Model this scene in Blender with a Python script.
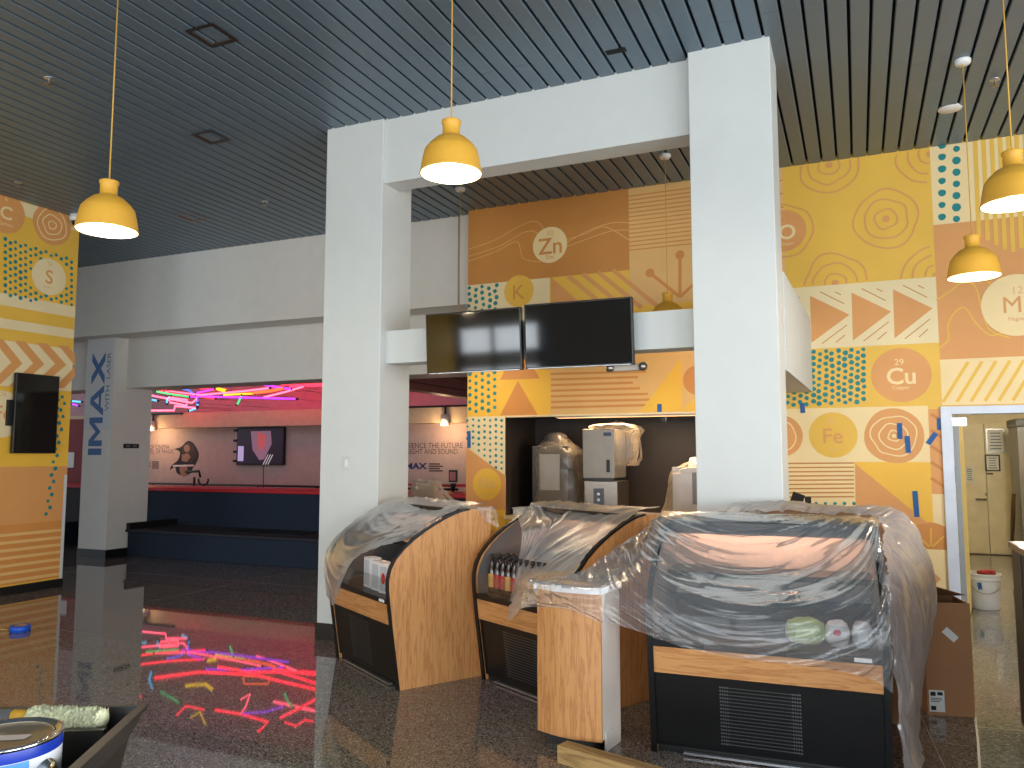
import bpy, bmesh, math, random
from mathutils import Vector, Matrix, noise
random.seed(7)
for o in list(bpy.data.objects): bpy.data.objects.remove(o, do_unlink=True)
S = bpy.context.scene
COL = S.collection

# ------------------------------------------------------------------ camera
FPX = 790.0; PITCH = math.radians(5.15); YAW = math.radians(23.6)
CAM = Vector((0, 0, 1.6))
FW = Vector((-math.sin(YAW)*math.cos(PITCH), math.cos(YAW)*math.cos(PITCH), math.sin(PITCH)))
RT = Vector((math.cos(YAW), math.sin(YAW), 0)); UP = RT.cross(FW)
cd = bpy.data.cameras.new('camera'); cam = bpy.data.objects.new('camera', cd); COL.objects.link(cam)
cd.sensor_width = 36; cd.lens = FPX/1024*36; cd.clip_start = 0.05; cd.clip_end = 200
m3 = Matrix((RT, UP, -FW)).transposed()
cam.matrix_world = Matrix.Translation(CAM) @ m3.to_4x4()
S.camera = cam
# ------------------------------------------------------------------ world, daylight, exposure
S.view_settings.view_transform = 'Standard'; S.view_settings.look = 'None'
S.view_settings.gamma = 1.0; S.view_settings.use_curve_mapping = False
S.view_settings.exposure = -0.40
w = bpy.data.worlds.new('sky'); S.world = w; w.use_nodes = True
bg = w.node_tree.nodes['Background']; bg.inputs[0].default_value = (0.80, 0.90, 1.0, 1); bg.inputs[1].default_value = 1.2
def area_light(name, loc, rot, sx, sy, power, color):
    l = bpy.data.lights.new(name, 'AREA'); l.shape = 'RECTANGLE'; l.size = sx; l.size_y = sy
    l.energy = power; l.color = color
    o = bpy.data.objects.new(name, l); COL.objects.link(o); o.location = loc; o.rotation_euler = rot
    return o
WIN = [(-8.9, -6.0), (-3.7, 0.2), (0.8, 5.6)]        # unseen facade window bays, placed to suit the reflections in the screens
for a, b in WIN:                                     # split at a transom so the screens mirror a bright band
    for z0, z1, pw in ((.3, 2.1, 40), (2.5, 3.05, 40)):
        area_light('window_daylight', ((a+b)/2, -4.9, (z0+z1)/2), (math.radians(90), 0, 0), b-a-.1, z1-z0, pw*(b-a)*(z1-z0), (0.88, 0.95, 1.0))

RWIN = [(-3.5, .3), (.9, 4.6)]                       # side windows in the right wall
for a, b in RWIN:
    area_light('window_daylight', (5.9, (a+b)/2, 1.7), (math.radians(90), 0, math.radians(90)), b-a-.1, 2.7, 44*(b-a)*2.7, (0.94, 0.97, 1.0))

# ------------------------------------------------------------------ pixel -> place helpers (1024x768 frame)
def ray(u, v): return FW + RT*((u-512)/FPX) + UP*((384-v)/FPX)
def onz(u, v, z=0.0):
    d = ray(u, v); return CAM + d*((z-CAM.z)/d.z)
def ony(u, v, y):
    d = ray(u, v); return CAM + d*(y/d.y)
def onx(u, v, x):
    d = ray(u, v); return CAM + d*(x/d.x)

# ------------------------------------------------------------------ materials
def lin(c):
    r = []
    for x in c:
        x /= 255.0
        r.append(x/12.92 if x <= .04045 else ((x+.055)/1.055)**2.4)
    return (*r, 1)
MATS = {}
def mat(name, rgb, rough=0.6, metal=0.0, emit=None, estr=0, var=0.06, scale=6.0, bump=0.0, spec=0.5, coat=0.0):
    if name in MATS: return MATS[name]
    m = bpy.data.materials.new(name); m.use_nodes = True
    nt = m.node_tree; p = nt.nodes['Principled BSDF']
    c = lin(rgb)
    p.inputs['Roughness'].default_value = rough; p.inputs['Metallic'].default_value = metal
    p.inputs['Specular IOR Level'].default_value = spec
    p.inputs['Coat Weight'].default_value = coat; p.inputs['Coat Roughness'].default_value = 0.05
    if var > 0 or bump > 0:
        tc = nt.nodes.new('ShaderNodeTexCoord'); n = nt.nodes.new('ShaderNodeTexNoise')
        n.inputs['Scale'].default_value = scale; n.inputs['Detail'].default_value = 3
        nt.links.new(tc.outputs['Object'], n.inputs['Vector'])
        r = nt.nodes.new('ShaderNodeValToRGB')
        r.color_ramp.elements[0].position = .3; r.color_ramp.elements[1].position = .7
        r.color_ramp.elements[0].color = (*[x*(1-var) for x in c[:3]], 1)
        r.color_ramp.elements[1].color = (*[min(1, x*(1+var)) for x in c[:3]], 1)
        nt.links.new(n.outputs['Fac'], r.inputs['Fac']); nt.links.new(r.outputs['Color'], p.inputs['Base Color'])
        if bump > 0:
            b = nt.nodes.new('ShaderNodeBump'); b.inputs['Strength'].default_value = bump; b.inputs['Distance'].default_value = .01
            nt.links.new(n.outputs['Fac'], b.inputs['Height']); nt.links.new(b.outputs['Normal'], p.inputs['Normal'])
    else:
        p.inputs['Base Color'].default_value = c
    if emit:
        p.inputs['Emission Color'].default_value = lin(emit); p.inputs['Emission Strength'].default_value = estr
    MATS[name] = m
    return m
def wood(name, dark, light, axis=2, scale=1.0, rough=.42):
    if name in MATS: return MATS[name]
    m = bpy.data.materials.new(name); m.use_nodes = True
    nt = m.node_tree; p = nt.nodes['Principled BSDF']; p.inputs['Roughness'].default_value = rough
    tc = nt.nodes.new('ShaderNodeTexCoord'); mp = nt.nodes.new('ShaderNodeMapping')
    sc = [9*scale, 9*scale, 9*scale]; sc[axis] = .8*scale
    mp.inputs['Scale'].default_value = sc
    nt.links.new(tc.outputs['Object'], mp.inputs['Vector'])
    n = nt.nodes.new('ShaderNodeTexNoise'); n.inputs['Scale'].default_value = 1.6; n.inputs['Detail'].default_value = 4; n.inputs['Distortion'].default_value = .6
    nt.links.new(mp.outputs[0], n.inputs['Vector'])
    mu = nt.nodes.new('ShaderNodeMath'); mu.operation = 'MULTIPLY'; mu.inputs[1].default_value = 7
    fr = nt.nodes.new('ShaderNodeMath'); fr.operation = 'PINGPONG'; fr.inputs[1].default_value = 1
    nt.links.new(n.outputs['Fac'], mu.inputs[0]); nt.links.new(mu.outputs[0], fr.inputs[0])
    n2 = nt.nodes.new('ShaderNodeTexNoise'); n2.inputs['Scale'].default_value = 12; n2.inputs['Detail'].default_value = 2
    nt.links.new(mp.outputs[0], n2.inputs['Vector'])
    ad = nt.nodes.new('ShaderNodeMath'); ad.operation = 'MULTIPLY_ADD'; ad.inputs[1].default_value = .55
    nt.links.new(fr.outputs[0], ad.inputs[0]); 
    h = nt.nodes.new('ShaderNodeMath'); h.operation = 'MULTIPLY'; h.inputs[1].default_value = .5
    nt.links.new(n2.outputs['Fac'], h.inputs[0]); nt.links.new(h.outputs[0], ad.inputs[2])
    r = nt.nodes.new('ShaderNodeValToRGB'); r.color_ramp.elements[0].color = lin(dark); r.color_ramp.elements[1].color = lin(light)
    r.color_ramp.elements[0].position = .12; r.color_ramp.elements[1].position = .62
    nt.links.new(ad.outputs[0], r.inputs['Fac']); nt.links.new(r.outputs['Color'], p.inputs['Base Color'])
    MATS[name] = m
    return m
def terrazzo(name, base, dark, light, rough=.07, big=55):
    m = bpy.data.materials.new(name); m.use_nodes = True
    nt = m.node_tree; p = nt.nodes['Principled BSDF']
    p.inputs['Roughness'].default_value = rough; p.inputs['IOR'].default_value = 1.55
    tc = nt.nodes.new('ShaderNodeTexCoord')
    v = nt.nodes.new('ShaderNodeTexVoronoi'); v.inputs['Scale'].default_value = big
    nt.links.new(tc.outputs['Object'], v.inputs['Vector'])
    bw = nt.nodes.new('ShaderNodeSeparateColor'); nt.links.new(v.outputs['Color'], bw.inputs[0])
    r = nt.nodes.new('ShaderNodeValToRGB'); e = r.color_ramp.elements
    e[0].color = lin(dark); e[1].color = lin(light); e[0].position = 0; e[1].position = 1
    for pos, c in ((.25, dark), (.45, base), (.86, base)):
        x = e.new(pos); x.color = lin(c)
    nt.links.new(bw.outputs[0], r.inputs['Fac'])
    n = nt.nodes.new('ShaderNodeTexNoise'); n.inputs['Scale'].default_value = .9; n.inputs['Detail'].default_value = 5
    nt.links.new(tc.outputs['Object'], n.inputs['Vector'])
    mx = nt.nodes.new('ShaderNodeMix'); mx.data_type = 'RGBA'; mx.blend_type = 'MULTIPLY'; mx.inputs[0].default_value = .45
    nt.links.new(r.outputs['Color'], mx.inputs[6]); nt.links.new(n.outputs['Color'], mx.inputs[7])
    nt.links.new(mx.outputs[2], p.inputs['Base Color'])
    r2 = nt.nodes.new('ShaderNodeMapRange'); r2.inputs[1].default_value = .3; r2.inputs[2].default_value = .75
    r2.inputs[3].default_value = rough*.6; r2.inputs[4].default_value = rough*1.6
    nt.links.new(n.outputs['Fac'], r2.inputs[0]); nt.links.new(r2.outputs[0], p.inputs['Roughness'])
    MATS[name] = m
    return m
def film(name, tint=(225, 225, 230), body=.22, gloss=.10, rough=.12):
    m = bpy.data.materials.new(name); m.use_nodes = True
    nt = m.node_tree; nt.nodes.clear()
    out = nt.nodes.new('ShaderNodeOutputMaterial')
    tr = nt.nodes.new('ShaderNodeBsdfTransparent'); tr.inputs[0].default_value = (.97, .97, .97, 1)
    df = nt.nodes.new('ShaderNodeBsdfDiffuse'); df.inputs[0].default_value = lin(tint)
    tl = nt.nodes.new('ShaderNodeBsdfTranslucent'); tl.inputs[0].default_value = lin(tint)
    gl = nt.nodes.new('ShaderNodeBsdfGlossy'); gl.inputs['Roughness'].default_value = rough
    tc = nt.nodes.new('ShaderNodeTexCoord')
    n = nt.nodes.new('ShaderNodeTexNoise'); n.inputs['Scale'].default_value = 7; n.inputs['Detail'].default_value = 3; n.inputs['Distortion'].default_value = 1.5
    nt.links.new(tc.outputs['Object'], n.inputs['Vector'])
    b = nt.nodes.new('ShaderNodeBump'); b.inputs['Strength'].default_value = .25; b.inputs['Distance'].default_value = .02
    nt.links.new(n.outputs['Fac'], b.inputs['Height'])
    for s in (gl, df): nt.links.new(b.outputs['Normal'], s.inputs['Normal'])
    m1 = nt.nodes.new('ShaderNodeMixShader'); m1.inputs[0].default_value = .55
    nt.links.new(df.outputs[0], m1.inputs[1]); nt.links.new(tl.outputs[0], m1.inputs[2])
    lw = nt.nodes.new('ShaderNodeLayerWeight'); lw.inputs[0].default_value = .35
    nt.links.new(b.outputs['Normal'], lw.inputs['Normal'])
    mr = nt.nodes.new('ShaderNodeMapRange'); mr.inputs[3].default_value = body; mr.inputs[4].default_value = min(1, body+.40)
    nt.links.new(lw.outputs['Facing'], mr.inputs[0])
    m2 = nt.nodes.new('ShaderNodeMixShader'); nt.links.new(mr.outputs[0], m2.inputs[0])
    nt.links.new(tr.outputs[0], m2.inputs[1]); nt.links.new(m1.outputs[0], m2.inputs[2])
    mr2 = nt.nodes.new('ShaderNodeMapRange'); mr2.inputs[3].default_value = gloss; mr2.inputs[4].default_value = .6
    nt.links.new(lw.outputs['Fresnel'], mr2.inputs[0])
    m3_ = nt.nodes.new('ShaderNodeMixShader'); nt.links.new(mr2.outputs[0], m3_.inputs[0])
    nt.links.new(m2.outputs[0], m3_.inputs[1]); nt.links.new(gl.outputs[0], m3_.inputs[2])
    nt.links.new(m3_.outputs[0], out.inputs[0])
    MATS[name] = m
    return m
def clear_glass(name, rough=.02, amount=.08):
    m = bpy.data.materials.new(name); m.use_nodes = True
    nt = m.node_tree; nt.nodes.clear()
    out = nt.nodes.new('ShaderNodeOutputMaterial'); tr = nt.nodes.new('ShaderNodeBsdfTransparent'); tr.inputs[0].default_value = (.93, .96, .97, 1)
    gl = nt.nodes.new('ShaderNodeBsdfGlossy'); gl.inputs['Roughness'].default_value = rough
    fr = nt.nodes.new('ShaderNodeLayerWeight'); fr.inputs[0].default_value = .15; mx = nt.nodes.new('ShaderNodeMixShader')
    ad = nt.nodes.new('ShaderNodeMath'); ad.operation = 'MULTIPLY_ADD'; ad.inputs[1].default_value = .5; ad.inputs[2].default_value = amount
    nt.links.new(fr.outputs['Facing'], ad.inputs[0]); nt.links.new(ad.outputs[0], mx.inputs[0])
    nt.links.new(tr.outputs[0], mx.inputs[1]); nt.links.new(gl.outputs[0], mx.inputs[2]); nt.links.new(mx.outputs[0], out.inputs[0])
    MATS[name] = m
    return m

WHITE = mat('white_paint', (203, 206, 203), .55, var=.015)
GREYW = mat('grey_wall_paint', (226, 223, 216), .6, var=.02)
IMAXW = mat('pillar_paint', (226, 224, 219), .55, var=.02)
BLACKB = mat('black_rubber_base', (22, 22, 23), .35)
BLACK = mat('black_metal', (12, 12, 13), .35, var=.1)
BLACKSAT = mat('black_satin', (18, 18, 19), .5, var=.1)
VOIDB = mat('ceiling_void', (5, 5, 6), .9)
PLANK = mat('blue_grey_metal_plank', (104, 120, 132), .38, metal=.35, var=.03, scale=1.5)
OAK = wood('oak_laminate', (170, 110, 60), (202, 145, 89), scale=2.6)
OAKH = wood('oak_laminate_band', (170, 110, 60), (202, 145, 89), axis=0, scale=2.6)
LUMB = wood('rough_lumber', (120, 92, 52), (176, 142, 90), axis=0, scale=1.4, rough=.8)
DARKFLOOR = terrazzo('dark_terrazzo', (140, 129, 124), (76, 69, 66), (206, 196, 188), rough=.026, big=150)
LIGHTFLOOR = terrazzo('grey_terrazzo', (138, 138, 132), (112, 112, 108), (176, 176, 170), rough=.08, big=70)
STEEL = mat('brushed_steel', (158, 152, 144), .38, metal=1.0, var=.04, scale=20)
CHROME = mat('chrome', (215, 215, 215), .12, metal=1.0, var=0)
ALU = mat('silver_trim', (190, 192, 194), .3, metal=.9, var=0)
SCREEN = mat('screen_glass', (6, 6, 8), .06, var=0, spec=.6)
NAVY = mat('navy_carpet', (30, 42, 60), .9, var=.2, scale=60, bump=.2)
RED = mat('red_paint', (190, 24, 36), .5)
REDW = mat('dark_red_wall', (128, 26, 30), .6)
CARD = mat('cardboard', (164, 118, 80), .8, var=.05)
CARDD = mat('cardboard_inside', (120, 84, 56), .85, var=.05)
WPLASTIC = mat('white_plastic', (225, 225, 222), .4)
TAPE = mat('blue_tape', (38, 92, 150), .7)
YELLOWP = mat('pendant_yellow', (222, 166, 56), .55, var=.03)
FILM = film('plastic_film', (228, 228, 232), .17, .025, .22)
FILMT = film('plastic_film_thick', (255, 250, 250), .38, .09, .16)
FILMM = film('plastic_film_milky', (236, 236, 242), .30, .03, .32)
FILMW = film('plastic_film_matte', (245, 225, 200), .15, .03, .3)  # warm tint holds the peach glow of the niche lamp
GLASS = clear_glass('case_glass', .02, .02)
PINKW = mat('far_wall_neon_tint', (206, 176, 168), .7)  # pink of the neon light partly mixed into the wall colour

# ------------------------------------------------------------------ mesh helpers
def raw(name, verts, faces, material, parent=None, smooth=False, loc=None):
    me = bpy.data.meshes.new(name); me.from_pydata([tuple(v) for v in verts], [], faces)
    me.update()
    if smooth:
        for p in me.polygons: p.use_smooth = True
    me.materials.append(material)
    o = bpy.data.objects.new(name, me); COL.objects.link(o)
    if loc is not None: o.location = loc
    if parent is not None: o.parent = parent
    return o
def bm_obj(name, bm, material, parent=None, smooth=False, loc=None):
    bmesh.ops.recalc_face_normals(bm, faces=bm.faces)
    me = bpy.data.meshes.new(name); bm.to_mesh(me); bm.free()
    if smooth:
        for p in me.polygons: p.use_smooth = True
    me.materials.append(material)
    o = bpy.data.objects.new(name, me); COL.objects.link(o)
    if loc is not None: o.location = loc
    if parent is not None: o.parent = parent
    return o
def add_box(bm, a, b, bev=0.0):
    x0, y0, z0 = a; x1, y1, z1 = b
    r = bmesh.ops.create_cube(bm, size=1.0)
    for v in r['verts']:
        v.co = Vector((x0+(v.co.x+.5)*(x1-x0), y0+(v.co.y+.5)*(y1-y0), z0+(v.co.z+.5)*(z1-z0)))
    if bev > 0:
        es = list({e for v in r['verts'] for e in v.link_edges})
        bmesh.ops.bevel(bm, geom=es, offset=bev, segments=2, affect='EDGES', profile=.5)
def box(name, a, b, material, parent=None, bev=0.0, loc=None):
    bm = bmesh.new(); add_box(bm, a, b, bev)
    return bm_obj(name, bm, material, parent, loc=loc)
def add_prism(bm, poly, d0, d1, place):
    n = len(poly)
    lo = [bm.verts.new(place(p[0], p[1], d0)) for p in poly]; hi = [bm.verts.new(place(p[0], p[1], d1)) for p in poly]
    bm.faces.new(lo); bm.faces.new(hi[::-1])
    for i in range(n): bm.faces.new((lo[i], lo[(i+1) % n], hi[(i+1) % n], hi[i]))
def add_lathe(bm, prof, seg=32, cx=0, cy=0):
    rings = []
    for r, z in prof:
        if r < 1e-6: rings.append([bm.verts.new((cx, cy, z))])
        else: rings.append([bm.verts.new((cx+r*math.cos(2*math.pi*k/seg), cy+r*math.sin(2*math.pi*k/seg), z)) for k in range(seg)])
    for a, b in zip(rings, rings[1:]):
        if len(a) == 1 and len(b) == 1: continue
        for k in range(seg):
            k2 = (k+1) % seg
            if len(a) == 1: bm.faces.new((a[0], b[k], b[k2]))
            elif len(b) == 1: bm.faces.new((a[k], a[k2], b[0]))
            else: bm.faces.new((a[k], a[k2], b[k2], b[k]))
def lathe(name, prof, material, parent=None, seg=32, loc=None):
    bm = bmesh.new(); add_lathe(bm, prof, seg)
    return bm_obj(name, bm, material, parent, True, loc)
def add_tube(bm, pts, r, seg=8, caps=True):
    pts = [Vector(p) for p in pts]; rings = []
    ref = None
    for i, p in enumerate(pts):
        t = (pts[min(i+1, len(pts)-1)]-pts[max(i-1, 0)]).normalized()
        if ref is None: ref = t.orthogonal().normalized()
        ref = (ref - t*ref.dot(t)).normalized(); b = t.cross(ref)
        rings.append([bm.verts.new(p+ref*(r*math.cos(2*math.pi*k/seg))+b*(r*math.sin(2*math.pi*k/seg))) for k in range(seg)])
    for a, b in zip(rings, rings[1:]):
        for k in range(seg): bm.faces.new((a[k], a[(k+1) % seg], b[(k+1) % seg], b[k]))
    if caps: bm.faces.new(rings[0][::-1]); bm.faces.new(rings[-1])
def tube(name, pts, r, material, parent=None, seg=8, loc=None):
    bm = bmesh.new(); add_tube(bm, pts, r, seg)
    return bm_obj(name, bm, material, parent, True, loc)
def tag(o, label, cat, group=None, kind=None):
    o['label'] = label; o['category'] = cat
    if group: o['group'] = group
    if kind: o['kind'] = kind
    return o
def struct(o, label, cat):
    o['kind'] = 'structure'; o['label'] = label; o['category'] = cat
    return o
def thing(name, label, cat, loc=(0, 0, 0), rz=0.0, group=None):
    o = bpy.data.objects.new(name, None); COL.objects.link(o); o.location = loc; o.rotation_euler = (0, 0, rz)
    o.empty_display_size = .1
    return tag(o, label, cat, group)
def copy_tree(o, parent=None):
    c = o.copy(); COL.objects.link(c); c.parent = parent
    for ch in list(o.children): copy_tree(ch, c)
    return c
def text_mesh(s, bold=0.0):
    cu = bpy.data.curves.new('lettering', 'FONT'); cu.body = s; cu.size = 1; cu.offset = bold; cu.resolution_u = 3
    o = bpy.data.objects.new('lettering', cu); COL.objects.link(o)
    bpy.context.view_layer.update()
    me = bpy.data.meshes.new_from_object(o.evaluated_get(bpy.context.evaluated_depsgraph_get()))
    bpy.data.objects.remove(o, do_unlink=True); bpy.data.curves.remove(cu)
    return me
def text(name, s, center, ux, uy, w, h, material, parent=None, bold=0.0):
    """flat lettering stretched into a w x h rectangle with axes ux, uy; w or h None keeps the aspect"""
    me = text_mesh(s, bold)
    xs = [v.co.x for v in me.vertices]; ys = [v.co.y for v in me.vertices]
    x0, x1, y0, y1 = min(xs), max(xs), min(ys), max(ys)
    if h is None: h = w*(y1-y0)/(x1-x0)
    if w is None: w = h*(x1-x0)/(y1-y0)
    center = Vector(center); ux = Vector(ux); uy = Vector(uy)
    for v in me.vertices:
        a = ((v.co.x-x0)/(x1-x0)-.5)*w; b = ((v.co.y-y0)/(y1-y0)-.5)*h
        v.co = center+ux*a+uy*b
    me.materials.clear(); me.materials.append(material); me.name = name
    o = bpy.data.objects.new(name, me); COL.objects.link(o)
    if parent is not None: o.parent = parent
    return o

# ================================================================== STRUCTURE
CEIL = 4.6; MY = 8.5; GY = 8.65; LX = -9.0
# ---- floor
edge = [(0.50, -5), (0.51, 4.8), (0.56, 5.3), (0.60, 5.75), (0.66, 6.6), (0.72, 8.2), (0.72, 20)]
fl = raw('floor', [(-26, -5, 0)]+[(x, y, 0) for x, y in edge]+[(-26, 20, 0)], [tuple(range(len(edge)+2))], DARKFLOOR)
struct(fl, 'polished dark speckled terrazzo floor of the lobby', 'floor')
lf = raw('light_border', [(x, y, 0) for x, y in edge]+[(6, 20, 0), (6, -5, 0)], [tuple(range(len(edge)+1, -1, -1))], LIGHTFLOOR, fl)
def strip(p, q, wdt=.006, z=.0015):
    p = Vector((p[0], p[1], 0)); q = Vector((q[0], q[1], 0)); n = Vector((-(q-p).y, (q-p).x, 0)).normalized()*wdt/2
    raw('divider_strip', [(*(p-n)[:2], z), (*(p+n)[:2], z), (*(q+n)[:2], z), (*(q-n)[:2], z)], [(0, 1, 2, 3)], BRASS, fl)
BRASS = mat('divider_metal', (150, 148, 140), .4, metal=.6, var=0)
for i in range(len(edge)-1): strip(edge[i], edge[i+1], .012)
a = onz(925, 725); b = onz(945, 768); strip(a+(a-b)*1.5, b+(b-a)*2)
a = onz(976, 727); b = onz(1024, 731); strip((.57, a.y), b)
for yy in (2.3, 5.15, 8.0):
    strip((-26, yy), (.5, yy), .004)
for xx in (-10, -7.2, -4.3): strip((xx, -5), (xx, 8.8), .004)

# ---- ceiling with separate planks
ce = raw('ceiling', [(-16, -5, CEIL+.06), (6, -5, CEIL+.06), (6, 8.9, CEIL+.06), (-16, 8.9, CEIL+.06)], [(0, 3, 2, 1)], VOIDB)
struct(ce, 'dark blue grey linear metal plank ceiling with black gaps', 'ceiling')
PW = .1412; G = .021
def plank_mesh(y0, y1):
    hw = (PW-G)/2; b = .006
    prof = [(-hw, .05), (-hw, b), (-hw+b, 0), (hw-b, 0), (hw, b), (hw, .05)]
    v = [(x, y0, z) for x, z in prof]+[(x, y1, z) for x, z in prof]
    f = [(i, i+1, i+7, i+6) for i in range(5)]+[(5, 0, 6, 11), (0, 1, 2, 3, 4, 5)[::-1], (6, 7, 8, 9, 10, 11)]
    me = bpy.data.meshes.new('plank'); me.from_pydata(v, [], f); me.update(); me.materials.append(PLANK); return me
JOINTS = [3.9, 5.4, 6.6, 2.9, 7.3]
pm = [(plank_mesh(-5, j-.002), plank_mesh(j+.002, 8.64)) for j in JOINTS]
x = -14.4 - .085; k = 0
first = -.0965 + .5*PW
x = first - 100*PW
while x < 5.9:
    for me in pm[(k*7+k//3) % 5]:
        o = bpy.data.objects.new('plank', me); COL.objects.link(o); o.parent = ce; o.location = (x, 0, CEIL)
    x += PW; k += 1

# ---- mural wall (right part of the back wall) with the niche
NX0, NX1, NZ0, NZ1, ND = -3.80, -1.15, .90, 2.065, .95
DX0, DX1, DZ = .80, 2.0, 2.0
MURALBASE = mat('mural_base', (228, 176, 60), .55, var=.03)
wb = bmesh.new()
X0, X1 = -4.3, 6.0
def wq(x0, x1, z0, z1): 
    add_box(wb, (x0, MY, z0), (x1, MY+.15, z1))
wq(X0, NX0, 0, CEIL+.05); wq(NX0, NX1, NZ1, CEIL+.05); wq(NX0, NX1, 0, NZ0-.04); wq(NX1, DX0, 0, CEIL+.05)
wq(DX0, DX1, DZ, CEIL+.05); wq(DX1, X1, 0, CEIL+.05)
wall = bm_obj('wall_back', wb, MURALBASE)
struct(wall, 'tall back wall painted with yellow and orange element mural', 'wall')
NICHE = mat('niche_black', (40, 31, 26), .6, var=.1)
nb = bmesh.new()
add_box(nb, (NX0-.05, MY+.15, NZ0-.04), (NX0, MY+ND, NZ1+.05)); add_box(nb, (NX1, MY+.15, NZ0-.04), (NX1+.05, MY+ND, NZ1+.05))
add_box(nb, (NX0-.05, MY+ND, NZ0-.04), (NX1+.05, MY+ND+.05, NZ1+.05)); add_box(nb, (NX0, MY+.15, NZ1), (NX1, MY+ND, NZ1+.05))
add_box(nb, (NX0, MY+.001, NZ0), (NX0+.006, MY+.16, NZ1)); add_box(nb, (NX1-.006, MY+.001, NZ0), (NX1, MY+.16, NZ1))
bm_obj('niche_lining', nb, NICHE, wall)
box('niche_light_rail', (NX0+.01, MY-.012, NZ1-.022), (NX1-.02, MY+.12, NZ1-.002), mat('rail_cream', (236, 214, 170), .5), wall)
for uu in (664,):
    p = ony(uu, 417, MY); box('rail_clip', (p.x-.02, MY-.02, p.z-.05), (p.x+.02, MY+.01, p.z), BLACK, wall)
ct = box('niche_worktop', (NX0-.0, MY-.05, NZ0-.04), (NX1, MY+ND, NZ0), mat('counter_laminate', (224, 196, 150), .35), None)
tag(ct, 'pale laminate countertop inside the black drinks niche', 'countertop')

# ---- grey header over the opening, left of the mural
hb = bmesh.new()
add_box(hb, (-16, GY, 3.47), (-4.3, GY+.4, CEIL+.05))
hdr = bm_obj('wall_header', hb, GREYW); struct(hdr, 'plain grey upper wall above the theatre opening', 'wall')
lb = bmesh.new(); add_box(lb, (-16, 9.15, 2.68), (-4.3, 9.7, 3.6))
lint = bm_obj('wall_lintel', lb, GREYW); struct(lint, 'recessed grey lintel band over the theatre opening', 'wall')
# panel joint and slim light fitting under the lintel
p = ony(459, 260, GY); box('panel_joint', (p.x-.012, GY-.006, 3.47), (p.x+.004, GY, CEIL), mat('joint_grey', (140, 139, 135), .6), hdr)
p = onz(421, 383, 2.67); box('recessed_slot', (p.x-.12, 9.3, 2.665), (p.x+.12, 9.36, 2.682), BLACK, lint)
# lettered pillar
pil = bmesh.new(); add_box(pil, (-11.41, 8.9, .13), (-10.79, 9.66, 3.48))
lp = bm_obj('wall_pillar', pil, IMAXW); struct(lp, 'white pillar with blue vertical lettering beside the dark benches', 'pillar')
bb = bmesh.new(); add_box(bb, (-11.42, 8.89, 0), (-10.78, 9.66, .13)); bm_obj('black_base', bb, BLACKB, lp)
BLUEL = mat('sign_blue', (24, 92, 160), .5, var=0)
GREYL = mat('sign_grey', (110, 124, 140), .5, var=0)
Yl = 8.9-.003
sp = box('sign_sheet', (-11.40, 8.9-.002, 2.0), (-10.80, 8.9+.004, 3.46), mat('sign_white', (214, 216, 220), .5, var=0), lp)
pA = ony(93, 455, Yl); pB = ony(105, 352, Yl)
zc = (pA.z+pB.z)/2
def block_word(cx, cz, length, height, m, parent):
    # wide block capitals reading upwards: text x -> +z, text y -> -x
    glyphs = [(0.0, .22, [[(0, 0), (1, 0), (1, 1), (0, 1)]]),
              (.30, .98, [[(0, 0), (.2, 0), (.2, 1), (0, 1)], [(.8, 0), (1, 0), (1, 1), (.8, 1)], [(.2, 1), (.2, .62), (.5, .12), (.5, .5)], [(.8, 1), (.5, .5), (.5, .12), (.8, .62)]]),
              (1.33, 1.05, [[(0, 0), (.22, 0), (.60, 1), (.40, 1)], [(.78, 0), (1, 0), (.60, 1), (.40, 1)], [(.25, .2), (.75, .2), (.70, .36), (.30, .36)]]),
              (2.40, 1.12, [[(0, 0), (.27, 0), (1, 1), (.73, 1)], [(.73, 0), (1, 0), (.27, 1), (0, 1)]])]
    k = length/3.52
    for x0_, w_, polys in glyphs:
        vs, fs = [], []
        for n_, p_ in enumerate(polys):
            fs.append(tuple(range(len(vs), len(vs)+len(p_))))
            vs += [(cx-(b_-.5)*height, Yl-.0004*n_, cz-length/2+(x0_+a_*w_)*k) for a_, b_ in p_]
        raw('letter', vs, fs, m, parent)
block_word(ony(97, 400, Yl).x, zc, pB.z-pA.z, .30, BLUEL, lp)
pA = ony(109, 411, Yl); pB = ony(113, 352, Yl)
text('lettering', 'WITH  LASER', (-10.905, Yl, (pA.z+pB.z)/2), (0, 0, 1), (-1, 0, 0), pB.z-pA.z, .085, GREYL, lp, .01)
p = onx(128, 446, -10.79); q = onx(135, 446, -10.79)
pl = box('sign_plate', (-10.788, p.y-.09, p.z-.035), (-10.775, p.y+.20, p.z+.035), BLACK); tag(pl, 'small black plate on the side of the lettered pillar', 'sign')
raw('sign_print', [(-10.774, p.y-.05, p.z-.012), (-10.774, p.y+.03, p.z-.012), (-10.774, p.y+.03, p.z+.012), (-10.774, p.y-.05, p.z+.012)], [(0, 1, 2, 3)], GREYL, pl)
raw('sign_print', [(-10.774, p.y+.08, p.z-.012), (-10.774, p.y+.16, p.z-.012), (-10.774, p.y+.16, p.z+.012), (-10.774, p.y+.08, p.z+.012)], [(0, 1, 2, 3)], GREYL, pl)

# ---- left mural wall
lwb = bmesh.new(); add_box(lwb, (LX-.2, -5, .10), (LX, 6.82, CEIL+.05))
lwall = bm_obj('wall_left', lwb, MURALBASE); struct(lwall, 'left wall painted with yellow mural, circles and chevrons', 'wall')
bl = box('baseboard_left', (LX-.2, -5, 0), (LX+.012, 6.83, .10), BLACKB); struct(bl, 'black baseboard under the left mural wall', 'baseboard')

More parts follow.
